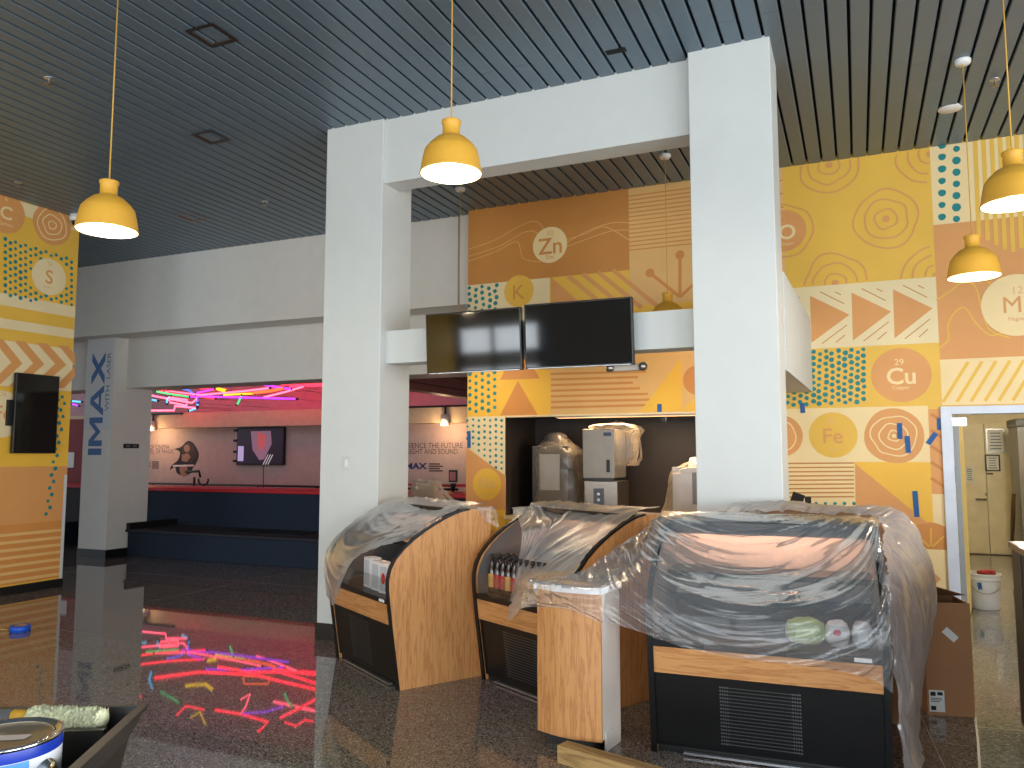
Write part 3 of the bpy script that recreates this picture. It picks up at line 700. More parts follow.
# neon tubes
NE = {}
def neonm(k, c, s): NE[k] = mat('neon_'+k, c, .4, emit=c, estr=s, var=0)
neonm('red', (255, 40, 62), 6); neonm('pink', (255, 84, 110), 6); neonm('purple', (170, 60, 255), 2.6); neonm('yellow', (255, 210, 40), 2)
neonm('green', (70, 235, 140), 1.6); neonm('cyan', (90, 200, 255), 2); neonm('orange', (255, 100, 50), 2.6); neonm('blue', (70, 110, 255), 2.4)
YN = 14.6
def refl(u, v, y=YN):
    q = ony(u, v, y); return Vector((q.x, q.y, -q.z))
NG = 'neon tubes hanging before the upper far wall'
NAMES = {'red': 'red', 'pink': 'pink', 'purple': 'purple', 'yellow': 'yellow', 'green': 'green', 'cyan': 'pale blue', 'orange': 'orange', 'blue': 'blue'}
def neon(col, pts, label, r=.032):
    r *= .68
    o = tube('neon_tube', pts, r, NE[col], None, 8); tag(o, label, 'neon light', NG)
    for p in (pts[0], pts[-1]):
        tube('standoff', [p, (p[0], BW+.197, p[2])], .006, ALU, o, 6)
        c = box('end_cap', (p[0]-.022, p[1]-.022, p[2]-.022), (p[0]+.022, p[1]+.022, p[2]+.022), BLACK, o)
    return o
D = lambda *pts: [ony(u, v, YN) for u, v in pts]
neon('pink', D((149, 410.5), (174, 410.5), (175, 406), (197, 408)), 'pink stepped neon tube lowest beside the lettered pillar')
neon('pink', D((149, 395), (170, 399), (192, 403), (197, 398.5), (196, 396)), 'pink neon tube hooking back at its right end')
neon('cyan', D((148.5, 399), (158, 401)), 'short pale blue neon tube nearest the lettered pillar')
neon('green', D((156, 391.5), (170, 394), (190, 397)), 'green neon tube slanting at the top left')
neon('cyan', D((171, 396), (167, 399), (167, 404)), 'pale blue curled neon tube left of the hook')
neon('cyan', D((198, 403), (197, 408), (189, 411)), 'pale blue arc neon tube under the pink hook')
neon('purple', [ony(190, 396.5, YN), ony(225, 397, YN), ony(297, 399, YN-.5)], 'long straight purple neon tube in the middle')
neon('purple', D((196, 393), (215, 389)), 'short purple neon tube above the long purple one')
neon('yellow', D((217, 388.5), (226, 391)), 'short fat yellow neon tube near the lintel', .06)
neon('yellow', D((223, 395), (240, 394), (255, 393.5)), 'thin yellow neon tube beside the orange bar')
neon('orange', D((253, 393), (270, 391), (284, 388)), 'orange neon bar between yellow and red tubes', .05)
neon('pink', D((165, 391), (200, 395), (245, 391), (270, 388)), 'long wavy pink neon tube just below the lintel')
neon('green', D((242, 395), (237, 405)), 'short green neon tube hanging down alone')
neon('pink', D((263, 397.5), (285, 392), (305, 386)), 'slanting pink neon tube at the right')
neon('red', D((290, 386), (310, 385), (335, 385)), 'red neon tube running behind the white pillar', .05)
neon('cyan', D((72, 401), (82, 402)), 'pale blue neon tube left of the lettered pillar')
neon('purple', D((72, 404), (79, 406)), 'purple neon tube left of the lettered pillar')
neon('red', [(-12.5, 14.9, 3.3), (-10.2, 14.9, 3.2), (-8.3, 15.1, 3.4)], 'added red neon tube unseen behind the left white pillar', .05)  # unseen tube added to throw more pink on the far wall
neon('pink', [(-12.2, 14.6, 3.9), (-10.0, 14.8, 4.1), (-8.0, 15.1, 3.8)], 'added upper pink neon tube unseen behind the left white pillar', .05)  # second unseen tube, added for the same pink light
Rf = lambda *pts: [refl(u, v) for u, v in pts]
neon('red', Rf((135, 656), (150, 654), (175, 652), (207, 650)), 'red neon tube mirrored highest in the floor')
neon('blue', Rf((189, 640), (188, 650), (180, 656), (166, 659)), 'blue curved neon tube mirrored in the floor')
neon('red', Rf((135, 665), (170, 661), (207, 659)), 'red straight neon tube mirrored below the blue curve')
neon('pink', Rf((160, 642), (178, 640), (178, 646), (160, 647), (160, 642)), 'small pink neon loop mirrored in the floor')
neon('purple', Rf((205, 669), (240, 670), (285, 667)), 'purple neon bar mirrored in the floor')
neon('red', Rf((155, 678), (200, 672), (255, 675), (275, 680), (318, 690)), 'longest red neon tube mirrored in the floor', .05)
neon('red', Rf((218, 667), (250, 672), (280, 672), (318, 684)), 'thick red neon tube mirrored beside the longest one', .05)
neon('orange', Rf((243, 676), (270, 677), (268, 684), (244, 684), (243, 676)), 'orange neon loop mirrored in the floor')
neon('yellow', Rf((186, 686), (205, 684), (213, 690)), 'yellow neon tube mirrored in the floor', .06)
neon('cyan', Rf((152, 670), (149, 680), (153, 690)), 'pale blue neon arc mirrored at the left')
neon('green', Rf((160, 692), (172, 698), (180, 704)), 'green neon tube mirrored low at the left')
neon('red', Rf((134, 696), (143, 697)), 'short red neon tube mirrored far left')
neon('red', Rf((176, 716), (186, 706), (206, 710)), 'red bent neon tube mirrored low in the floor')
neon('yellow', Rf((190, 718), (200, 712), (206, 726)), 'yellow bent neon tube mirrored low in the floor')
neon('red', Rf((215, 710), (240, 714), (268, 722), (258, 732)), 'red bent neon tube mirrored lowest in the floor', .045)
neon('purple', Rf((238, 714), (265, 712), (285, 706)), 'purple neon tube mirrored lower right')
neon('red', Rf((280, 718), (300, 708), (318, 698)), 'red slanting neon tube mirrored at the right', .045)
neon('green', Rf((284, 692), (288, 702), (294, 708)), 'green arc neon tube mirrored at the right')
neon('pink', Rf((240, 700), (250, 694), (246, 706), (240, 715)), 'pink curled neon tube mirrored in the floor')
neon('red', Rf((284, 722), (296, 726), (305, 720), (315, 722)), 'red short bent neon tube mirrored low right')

# ================================================================== SCREENS
def screen(name, label, c, wd, ht, tilt, rz):
    t = thing(name, label, 'television', c); t.rotation_euler = (tilt, 0, rz)
    hw, hh = wd/2, ht/2
    box('housing', (-hw, 0, -hh), (hw, .05, hh), BLACK, t, .006)
    raw('display', [(-hw+.012, -.0015, -hh+.016), (hw-.012, -.0015, -hh+.016), (hw-.012, -.0015, hh-.012), (-hw+.012, -.0015, hh-.012)], [(0, 1, 2, 3)], SCREEN, t)
    box('bottom_trim', (-hw+.02, -.004, -hh+.002), (hw-.02, 0, -hh+.006), ALU, t)
    box('wall_bracket', (-.2, .05, -.12), (.2, .14, .12), BLACKSAT, t)
    return t
screen('hanging_screen', 'black flat screen on white beam, left of the pair', (-2.865, 5.745, 2.528), .875, .505, math.radians(4), math.radians(-1))
screen('hanging_screen', 'black flat screen on white beam, right of the pair', (-1.960, 5.745, 2.535), .875, .515, math.radians(4), math.radians(1))
# left wall portrait screen
pa, pb = onx(17, 372, LX+.1), onx(60, 376, LX+.1); pc = onx(57, 454, LX+.1)
t = thing('portrait_screen', 'black portrait screen mounted on the left yellow mural', 'television', (LX+.1, (pa.y+pb.y)/2, (pb.z+pc.z)/2), math.radians(90))
hw = (pb.y-pa.y)/2; hh = (pa.z-onx(12, 453, LX+.1).z)/2
box('housing', (-hw, 0, -hh), (hw, .05, hh), BLACK, t, .006)
raw('display', [(-hw+.015, -.0015, -hh+.015), (hw-.015, -.0015, -hh+.015), (hw-.015, -.0015, hh-.015), (-hw+.015, -.0015, hh-.015)], [(0, 1, 2, 3)], SCREEN, t)
box('wall_bracket', (-hw-.04, .05, -.15), (.2, .098, .15), BLACKSAT, t)

# emergency light under the right screen
q = ony(632, 364, 5.95)
t = thing('emergency_light', 'clear twin head emergency light below the right screen', 'emergency light', (q.x-.03, 5.93, 2.275))
box('body', (-.14, -.03, -.025), (.1, .05, .025), mat('clear_plastic', (190, 180, 165), .2, var=0), t, .006)
for s in (-.13, .13):
    bm = bmesh.new(); add_lathe(bm, [(0, 0), (.032, 0), (.036, .02), (.015, .05), (0, .05)], 16)
    bmesh.ops.rotate(bm, verts=bm.verts, cent=(0, 0, 0), matrix=Matrix.Rotation(math.radians(90), 3, 'X'))
    bm_obj('lamp_head', bm, STEEL, t, True, (s, -.02, 0))
box('hanger', (-.02, 0, .025), (.02, .02, .13), BLACKSAT, t)

# ================================================================== PENDANTS
BULB = mat('bulb_glow', (255, 244, 224), .5, emit=(255, 236, 205), estr=22, var=0)
INNER = mat('pendant_inner', (250, 246, 236), .6, var=0)
CORD = mat('pendant_cord', (206, 160, 70), .6, var=0)
def make_pendant(name, label, loc, s=1.0, lit=True):
    t = thing(name, label, 'pendant lamp', loc, 0, 'yellow pendant lamps')
    R = .178*s
    prof = [(.052, .315), (.056, .312), (.056, .298), (.050, .29), (.050, .225), (.056, .221), (.090, .205), (.125, .172), (.146, .145), (.152, .137), (.166, .075), (.176, .012), (.180, .0), (.172, .0)]
    prof = [(r*s, z*s) for r, z in prof]
    bm = bmesh.new(); add_lathe(bm, [(0, .315*s)]+prof, 40); sh = bm_obj('lamp_shade', bm, YELLOWP, t, True)
    inn = [(r*s, z*s) for r, z in ((.172, .0), (.168, .012), (.158, .075), (.142, .135), (.115, .168), (.05, .205), (0, .21))]
    bm = bmesh.new(); add_lathe(bm, inn, 40); bm_obj('inner_lining', bm, INNER, t, True)
    bm = bmesh.new(); add_lathe(bm, [(0, .035), (.045, .045), (.065, .085), (.05, .13), (.028, .16), (.02, .2)], 20); 
    bmesh.ops.scale(bm, vec=(s, s, s), verts=bm.verts); bm_obj('bulb', bm, BULB, t, True)
    H = CEIL-loc[2]
    tube('cord', [(0, 0, .31*s), (0, 0, H-.03)], .0045, CORD, t, 8)
    lathe('ceiling_canopy', [(0, H-.035), (.05, H-.033), (.058, H-.02), (.058, H)], WPLASTIC, t, 24)
    l = bpy.data.lights.new('bulb_light', 'POINT'); l.energy = 24; l.color = (1, .82, .58); l.shadow_soft_size = .05
    lo = bpy.data.objects.new('bulb_light', l); COL.objects.link(lo); lo.parent = t; lo.location = (0, 0, .005)
    return t
P_ = CAM+ray(451, 174)*4.53; make_pendant('pendant_lamp', 'yellow pendant lamp hanging in front of the white upper beam', tuple(P_))
P_ = CAM+ray(107, 231)*4.85; make_pendant('pendant_lamp', 'yellow pendant lamp hanging beside the left mural wall', tuple(P_))
P_ = CAM+ray(1015, 204)*4.6; make_pendant('pendant_lamp', 'yellow pendant lamp cut off by the right picture edge', tuple(P_))
make_pendant('pendant_lamp', 'yellow pendant lamp hanging above the side doorway', (.835, 6.673, 2.92))
make_pendant('pendant_lamp', 'yellow pendant lamp half hidden behind the white lower beam', (-1.672, 7.662, 2.88))
make_pendant('pendant_lamp', 'yellow pendant lamp hidden behind the left hanging screen', (-4.01, 7.72, 2.74), .9)

# ================================================================== CEILING FITTINGS
def downlight(u, v, lab, sz=.2, lit=False):
    q = onz(u, v, CEIL)
    t = thing('square_downlight', lab, 'ceiling light', (q.x, q.y, CEIL), 0, 'square recessed downlights')
    bm = bmesh.new()
    o_, i_ = sz/2+.03, sz/2
    vs = [bm.verts.new((sx*r, sy*r, z)) for r, z in ((o_, -.006), (i_, -.006), (i_*.55, .045)) for sx, sy in ((-1, -1), (1, -1), (1, 1), (-1, 1))]
    for k in (0, 4):
        for j in range(4): bm.faces.new((vs[k+j], vs[k+(j+1) % 4], vs[k+4+(j+1) % 4], vs[k+4+j]))
    bm_obj('reflector', bm, mat('downlight_dark', (44, 32, 28), .4) if not lit else mat('downlight_warm', (120, 80, 56), .3), t)
    raw('lamp_recess', [(-i_*.55, -i_*.55, .045), (i_*.55, -i_*.55, .045), (i_*.55, i_*.55, .045), (-i_*.55, i_*.55, .045)], [(0, 1, 2, 3)], VOIDB, t)
downlight(212, 35, 'dark square recessed downlight nearest the viewer', .2)
downlight(211, 137, 'dark square recessed downlight second from the viewer', .2)
downlight(192, 217, 'brownish square recessed downlight farthest, by the grey wall', .24, True)
q = onz(616, 51, CEIL); o = box('ceiling_slot', (q.x-.075, q.y-.03, CEIL-.004), (q.x+.075, q.y+.03, CEIL+.03), VOIDB); tag(o, 'short black slot cut into a ceiling plank above the beam', 'ceiling slot')
q = onz(950, 109, CEIL)
lathe_o = lathe('ceiling_disc', [(0, -.006), (.09, -.005), (.095, 0), (.095, .01)], WPLASTIC, None, 28, (q.x, q.y, CEIL)); tag(lathe_o, 'flat white round cover plate on ceiling right of the pillar', 'cover plate')
for (u, v), lab in (((995, 82), 'small brass sprinkler head near the right doorway lamps'), ((265, 203), 'small sprinkler head above the grey header wall'), ((49, 81), 'small sprinkler head on the upper left ceiling'), ((18, 184), 'small sprinkler head at the top of left mural')):
    q = onz(u, v, CEIL-.02)
    t = thing('sprinkler', lab, 'sprinkler', (q.x, q.y, CEIL), 0, 'ceiling sprinklers')
    lathe('escutcheon', [(0, -.008), (.035, -.006), (.04, 0), (.04, .006)], ALU, t, 16)
    lathe('nozzle', [(0, -.05), (.03, -.05), (.03, -.046), (.008, -.04), (.008, -.005)], STEEL, t, 12)
q = onz(78, 200, CEIL-.05)
t = thing('security_camera', 'white dome security camera at the left mural corner', 'camera', (LX+.13, onx(78, 202, LX+.13).y, CEIL-.02))
lathe('mount', [(0, .02), (.085, .02), (.085, -.05), (.07, -.065)], WPLASTIC, t, 20); lathe('dome', [(.06, -.06), (.055, -.10), (.03, -.125), (0, -.13)], SCREEN, t, 20)
p = ony(347, 463, 5.8)
t = thing('light_switch', 'small white switch plate on the left white pillar', 'switch', (p.x, 5.8, p.z))
box('plate', (-.04, -.008, -.06), (.04, .001, .06), mat('switch_white', (200, 200, 198), .4), t, .003); box('rocker', (-.016, -.013, -.03), (.016, -.008, .03), WPLASTIC, t, .002)

# ================================================================== DISPLAY CASES
PROF = [(0.0, 0.0), (-.03, .21), (-.06, .42), (-.08, .58), (-.092, .68), (-.092, .75), (-.075, .82), (-.04, .885), (.03, .957), (.105, 1.015), (.19, 1.068), (.27, 1.11), (.35, 1.147), (.43, 1.178), (.50, 1.197), (.56, 1.205)]
DEP = .74
def prof_at(z):
    for (d0, z0), (d1, z1_) in zip(PROF, PROF[1:]):
        if z0 <= z <= z1_: return d0+(d1-d0)*(z-z0)/(z1_-z0)
    return PROF[-1][0]
CASEIN = mat('case_interior', (150, 142, 136), .5, var=.03)
LINER = mat('case_liner', (96, 92, 90), .4)
DARKIN = mat('case_dark_interior', (30, 30, 32), .4)
LSTRIP = mat('case_light', (255, 226, 200), .5, emit=(255, 196, 156), estr=55, var=0)
GRILLE = mat('grille_dot', (120, 122, 124), .35, metal=.7, var=0)
def make_case(label, loc, ang, wd, grille=(.37, .82), dots=True):
    t = thing('display_case', label, 'display case', loc, ang, 'curved refrigerated display cases')
    TH = .028
    full = PROF+[(DEP, 1.205), (DEP, 0.0)]
    inset = .012
    for x0 in (0, wd-TH):
        bm = bmesh.new(); add_prism(bm, full, x0, x0+TH, lambda a, b, d: Vector((d, a, b)))
        sp_ = bm_obj('side_panel', bm, OAK, t)
        xl_ = TH if x0 == 0 else x0-.004
        bm = bmesh.new(); add_prism(bm, [(d_+.03, z_) for d_, z_ in PROF if z_ > .5]+[(DEP-.03, 1.2), (DEP-.03, .58)], xl_, xl_+.004, lambda a, b, d: Vector((d, a, b)))
        bm_obj('inner_liner', bm, LINER, sp_)
        bm = bmesh.new()                      # black edge strip along the curved front
        n = len(PROF)
        for sgn in (0,):
            ring = []
            for i, (a, b) in enumerate(PROF):
                p0, p1 = PROF[max(i-1, 0)], PROF[min(i+1, n-1)]
                tx, tz = p1[0]-p0[0], p1[1]-p0[1]; l_ = math.hypot(tx, tz); nx, nz = -tz/l_, tx/l_
                ring.append([bm.verts.new((xx, a+nx*k, b+nz*k)) for xx, k in ((x0-.002, -.008), (x0-.002, .006), (x0+TH+.002, .006), (x0+TH+.002, -.008))])
            for r0, r1 in zip(ring, ring[1:]):
                for j in range(4): bm.faces.new((r0[j], r0[(j+1) % 4], r1[(j+1) % 4], r1[j]))
            bm.faces.new(ring[0][::-1]); bm.faces.new(ring[-1])
        bm_obj('edge_trim', bm, BLACK, sp_)
    a, b = TH, wd-TH
    def slab(name, z0, z1_, off, th, m):
        bm = bmesh.new(); d0, d1 = prof_at(z0)+off, prof_at(z1_)+off
        add_prism(bm, [(d0, z0), (d1, z1_), (d1+th, z1_), (d0+th, z0)], a, b, lambda p, q, d: Vector((d, p, q)))
        return bm_obj(name, bm, m, t)
    slab('fascia', .435, .575, .004, .03, OAKH)
    lowp = slab('lower_panel', .04, .43, .014, .02, BLACK)
    slab('front_rail', .578, .612, .0, .05, BLACK)
    box('base', (a, .03, .0), (b, DEP-.03, .05), BLACKSAT, t)
    box('base_strip', (a+.12*wd, -.012, .008), (b-.1*wd, .02, .02), ALU, t)
    # grille: recessed frame with rows of small perforations
    g0, g1 = a+(b-a)*grille[0], a+(b-a)*grille[1]
    bm = bmesh.new(); rows = 17; cols = 34
    for r in range(rows):
        z = .085+.30*r/(rows-1); d = prof_at(z)+.0125
        for c in range(cols):
            x_ = g0+(g1-g0)*(c+.5)/cols; edge_ = c < 4 or c >= cols-4
            hw_ = (g1-g0)/cols*(.30 if edge_ else .40); hz = .0042 if edge_ else .0022
            bm.faces.new([bm.verts.new((x_-hw_, d, z-hz)), bm.verts.new((x_+hw_, d, z-hz)), bm.verts.new((x_+hw_, d-.0008, z+hz)), bm.verts.new((x_-hw_, d-.0008, z+hz))])
    g = bm_obj('grille_perforation', bm, GRILLE, lowp); g['kind'] = 'stuff'
    # interior
    box('deck', (a, -.03, .58), (b, DEP-.04, .61), DARKIN, t)
    box('back_panel', (a, DEP-.05, .05), (b, DEP, 1.16), CASEIN, t)
    box('lower_back', (a, DEP-.09, .61), (b, DEP-.055, .74), DARKIN, t)
    box('shelf', (a, .38, .905), (b, DEP-.05, .918), DARKIN, t); box('price_rail', (a, .368, .89), (b, .38, .922), BLACKSAT, t)
    box('hood', (a, .47, 1.175), (b, DEP, 1.205), BLACK, t, .004); box('hood_lip', (a, .47, 1.13), (b, .50, 1.175), BLACK, t)
    box('light_strip', (a+.05, .52, 1.150), (b-.05, .56, 1.172), LSTRIP, t)
    bm = bmesh.new()
    pts = [(prof_at(z)+.012, z) for z in (.612, .65, .70, .75)]
    add_prism(bm, pts+[(d+.005, z) for d, z in pts[::-1]], a, b, lambda p, q, d: Vector((d, p, q)))
    bm_obj('front_glass', bm, GLASS, t)
    tagp = box('rail_label', (b-.13, -.085, .585), (b-.05, -.080, .605), WPLASTIC, t)
    return t
C1 = make_case('oak sided curved case nearest the left white pillar', (-3.862, 5.361, 0), math.atan2(-.53, .848), 1.10, (.28, .62))
C2 = make_case('oak sided curved case holding bottles, middle of the three', (-2.535, 5.275, 0), math.atan2(-.48, .877), 1.08, (.26, .62))
C3 = make_case('black fronted curved case facing the viewer, rightmost of three', (-1.085, 4.385, 0), math.radians(2.5), 1.185, (.30, .66))
def L2W(t, p): return Matrix.Translation(t.location) @ Matrix.Rotation(t.rotation_euler[2], 4, 'Z') @ Vector(p)

# goods in case 1: white cartons with a red emblem
for k, (x_, y_, h_, lab) in enumerate(((.50, .02, .22, 'white carton in the left case, plain side forward'), (.67, .01, .21, 'white carton in the left case, next to the red emblem one'), (.83, .0, .21, 'white carton with red emblem in the left case'))):
    t = thing('snack_carton', lab, 'carton', L2W(C1, (x_, y_, .611)), C1.rotation_euler[2]+random.uniform(-.1, .1), 'cartons in the left case')
    box('carton_body', (-.065, 0, 0), (.065, .09, h_), mat('carton_white', (226, 222, 220), .5), t, .002)
    raw('printed_panel', [(-.05, -.001, .02), (.05, -.001, .02), (.05, -.001, h_-.02), (-.05, -.001, h_-.02)], [(0, 1, 2, 3)], mat('carton_grey', (190, 190, 196), .5), t)
    if k == 2:
        raw('emblem', [(.028*math.cos(i*math.pi/8), -.002, h_/2+.04*math.sin(i*math.pi/8)) for i in range(16)], [tuple(range(16))], mat('carton_red', (190, 30, 40), .5), t)
# bottles in case 2
AMB = mat('bottle_amber', (40, 20, 14), .12, var=0, spec=.7); LAB = [mat('bottle_label_%d' % i, c, .5, var=0) for i, c in enumerate(((196, 92, 40), (170, 40, 34), (206, 150, 70)))]
CAPM = mat('bottle_cap', (20, 18, 18), .4, var=0)
proto = thing('soda_bottle', '', 'bottle')
lathe('bottle_body', [(0, 0), (.028, .0), (.030, .01), (.030, .145), (.026, .175), (.013, .22), (.012, .26), (0, .26)], AMB, proto, 14)
lathe('bottle_label', [(.0306, .045), (.0308, .05), (.0308, .135), (.0306, .14)], LAB[0], proto, 14)
lathe('bottle_cap', [(0, .274), (.0145, .274), (.0155, .252), (.013, .25)], CAPM, proto, 12)
alt = {}
RN = ['front', 'second', 'third']
for r in range(3):
    for c in range(12):
        b_ = proto if (r == 0 and c == 0) else copy_tree(proto)
        q = L2W(C2, (.075+c*.066, .03+r*.075, .611)); b_.location = q
        kind = 0 if c > 7 else (1 if c % 3 else 2)
        if kind:
            for ch in b_.children:
                if ch.name.startswith('bottle_label'):
                    if kind not in alt:
                        alt[kind] = ch.data.copy(); alt[kind].materials.clear(); alt[kind].materials.append(LAB[kind])
                    ch.data = alt[kind]
        col_ = ('orange', 'red', 'tan')[kind]
        ORD = ['first', 'second', 'third', 'fourth', 'fifth', 'sixth', 'seventh', 'eighth', 'ninth', 'tenth', 'eleventh', 'twelfth']
        tag(b_, 'dark bottle with %s label, %s from the left, %s row of middle case' % (col_, ORD[c], RN[r]), 'bottle', 'bottles in the middle case')
# wrapped bags in case 3
for k, (x_, lab, c, wv_) in enumerate(((.80, 'yellow green salad bag in the right case', (160, 168, 104), .10), (.955, 'pale bag with pink mark in the right case', (214, 204, 200), .06), (1.075, 'pale grey bag at the right end of the right case', (190, 186, 186), .05))):
    t = thing('snack_bag', lab, 'bag', L2W(C3, (x_, .09, .611)), C3.rotation_euler[2], 'bags in the right case')
    bm = bmesh.new(); bmesh.ops.create_uvsphere(bm, u_segments=16, v_segments=10, radius=1)
    for v in bm.verts:
        e_ = 2.6; sx = math.copysign(abs(v.co.x)**(2/e_), v.co.x); sz = math.copysign(abs(v.co.z)**(2/e_), v.co.z)
        v.co = Vector((sx*wv_, v.co.y*.035, .07+sz*.07))*(1+.10*noise.noise(v.co*4+Vector((k*7, 0, 0))))
    bm_obj('bag_body', bm, mat('bag_%d' % k, c, .35), t, True)
    if k == 1: raw('pink_mark', [(.02*math.cos(i*math.pi/6), -.0405, .08+.016*math.sin(i*math.pi/6)) for i in range(12)], [tuple(range(12))], mat('pink_mark', (200, 60, 90), .5), t)
    else: raw('printed_panel', [(-wv_*.5, -.0405, .045), (wv_*.5, -.0405, .045), (wv_*.5, -.0405, .10), (-wv_*.5, -.0405, .10)], [(0, 1, 2, 3)], mat('bag_print_%d' % k, [min(255, x_2*1.1) for x_2 in c], .4), t)

# ================================================================== SMALL CABINET, LUMBER
cb = thing('counter_cabinet', 'narrow oak fronted cabinet with white top between the cases', 'cabinet', (-1.705, 4.262, 0), math.radians(-7))
W_ = .392; 
front = [(W_*i/8, -.035*math.sin(math.pi*i/8)) for i in range(9)]
foot = front+[(W_, .26), (0, .26)]
foot_body = [(x_, y_+.016) for x_, y_ in front]+[(W_, .26), (0, .26)]
WPAN = mat('white_panel', (214, 206, 196), .5)
bm = bmesh.new(); add_prism(bm, foot_body, .07, .845, lambda a, b, d: Vector((a, b, d))); bm_obj('body', bm, WPAN, cb)
bm = bmesh.new(); add_prism(bm, front+[(x_, y_+.014) for x_, y_ in front[::-1]], .065, .845, lambda a, b, d: Vector((a, b, d))); bm_obj('curved_front', bm, OAK, cb)
bm = bmesh.new(); add_prism(bm, [(-.012, -.02)]+[(x_, y_-.015) for x_, y_ in front]+[(W_+.012, -.02), (W_+.012, .27), (-.012, .27)], .845, .88, lambda a, b, d: Vector((a, b, d))); bm_obj('white_top', bm, mat('white_laminate', (236, 236, 238), .3), cb)
box('toe_kick', (.05, .04, 0), (W_-.03, .23, .07), BLACK, cb); box('side_skirt', (W_-.006, .05, 0), (W_+.004, .25, .1), WPAN, cb)
p1, p2 = onz(557, 745, .09), onz(637, 768, .09)
ang = math.atan2(p2.y-p1.y, p2.x-p1.x)
lu = thing('lumber_post', 'rough wooden timber lying on the floor before the cabinet', 'timber', (p1.x, p1.y, 0), ang)
box('timber', (0, 0, 0), (1.15, .09, .09), LUMB, lu, .003)
raw('saw_cut_end', [(-.0006, .002, .002), (-.0006, .088, .002), (-.0006, .088, .088), (-.0006, .002, .088)], [(0, 1, 2, 3)], mat('end_grain', (150, 118, 70), .9, var=.2, scale=40), lu)

# ================================================================== CARDBOARD, COUNTER, DOORWAY
bx = thing('cardboard_box', 'brown cardboard box with open flap beside the right case', 'box', (.335, 5.665, 0), math.radians(12))
bw, bd, bh = .27, .30, .68
box('front_wall', (0, 0, 0), (bw, .006, bh), CARD, bx); box('rear_wall', (0, bd-.006, 0), (bw, bd, bh), CARD, bx)
box('side_wall', (0, .006, 0), (.006, bd-.006, bh), CARD, bx); box('side_wall', (bw-.006, .006, 0), (bw, bd-.006, bh), CARD, bx); box('bottom', (.006, .006, 0), (bw-.006, bd-.006, .006), CARD, bx)
raw('flap', [(0, bd, bh), (bw, bd, bh), (bw+.02, bd-.16, bh+.03), (0, bd-.16, bh+.11), (0, bd+.004, bh-.001), (bw, bd+.004, bh-.001), (bw+.02, bd-.156, bh+.034), (0, bd-.156, bh+.114)], [(0, 1, 2, 3), (7, 6, 5, 4), (0, 4, 5, 1), (1, 5, 6, 2), (2, 6, 7, 3), (3, 7, 4, 0)], CARDD, bx)
raw('flap', [(0, 0, bh), (bw, 0, bh), (bw, .13, bh-.03), (0, .13, bh-.03), (0, 0, bh+.004), (bw, 0, bh+.004), (bw, .13, bh-.026), (0, .13, bh-.026)], [(3, 2, 1, 0), (4, 5, 6, 7), (0, 1, 5, 4), (1, 2, 6, 5), (2, 3, 7, 6), (3, 0, 4, 7)], CARD, bx)
sl = raw('shipping_label', [(.012, -.001, .02), (.10, -.001, .02), (.10, -.001, .15), (.012, -.001, .15)], [(0, 1, 2, 3)], WPLASTIC, bx)
for (x0_, x1_, z0_, z1_) in ((.02, .05, .115, .14), (.06, .09, .12, .14), (.02, .085, .10, .104), (.02, .085, .09, .094), (.02, .07, .08, .084), (.02, .05, .03, .055)):
    raw('label_print', [(x0_, -.002, z0_), (x1_, -.002, z0_), (x1_, -.002, z1_), (x0_, -.002, z1_)], [(0, 1, 2, 3)], BLACKSAT, sl)
c_, s_ = math.cos(-.75), math.sin(-.75)
raw('small_sticker', [(.15+x_*c_-z_*s_, -.001, .49+x_*s_+z_*c_) for x_, z_ in ((-.045, -.022), (.045, -.022), (.045, .022), (-.045, .022))], [(0, 1, 2, 3)], WPLASTIC, bx)
# tall carton behind the right case
bt = thing('cardboard_box', 'tall brown carton under plastic behind the rightmost case', 'box', (-.55, 5.34, 0), math.radians(4))
box('carton_body', (0, 0, 0), (.77, .34, 1.265), CARD, bt, .004)
raw('packing_tape', [(0, .15, 1.266), (.77, .15, 1.266), (.77, .2, 1.266), (0, .2, 1.266)], [(0, 1, 2, 3)], mat('packing_tape', (190, 150, 100), .25), bt)
raw('printed_mark', [(.30, -.001, 1.15), (.38, -.001, 1.15), (.38, -.001, 1.21), (.30, -.001, 1.21)], [(0, 1, 2, 3)], CARDD, bt)
raw('paper_label', [(.05, -.001, 1.17), (.22, -.001, 1.17), (.22, -.001, 1.215), (.05, -.001, 1.215)], [(0, 1, 2, 3)], WPLASTIC, bt)
# dark counter at right edge
q = onz(1018, 735)
kc = thing('service_counter', 'dark panelled counter with brown top cut by right edge', 'counter', (.79, 3.3, 0), 0)
box('body', (0.015, 0.015, .06), (1.6, 2.2, 1.06), mat('counter_grey', (44, 42, 42), .5, var=.1), kc, .004); box('counter_top', (0, 0, 1.06), (1.62, 2.22, 1.095), mat('counter_brown', (96, 80, 72), .35, var=.1), kc, .004)
box('toe_kick', (.06, .06, 0), (1.55, 2.15, .06), BLACK, kc)
for k in range(5): box('panel_joint', (.008, .1+k*.45, .08), (.016, .115+k*.45, 1.05), BLACK, kc)
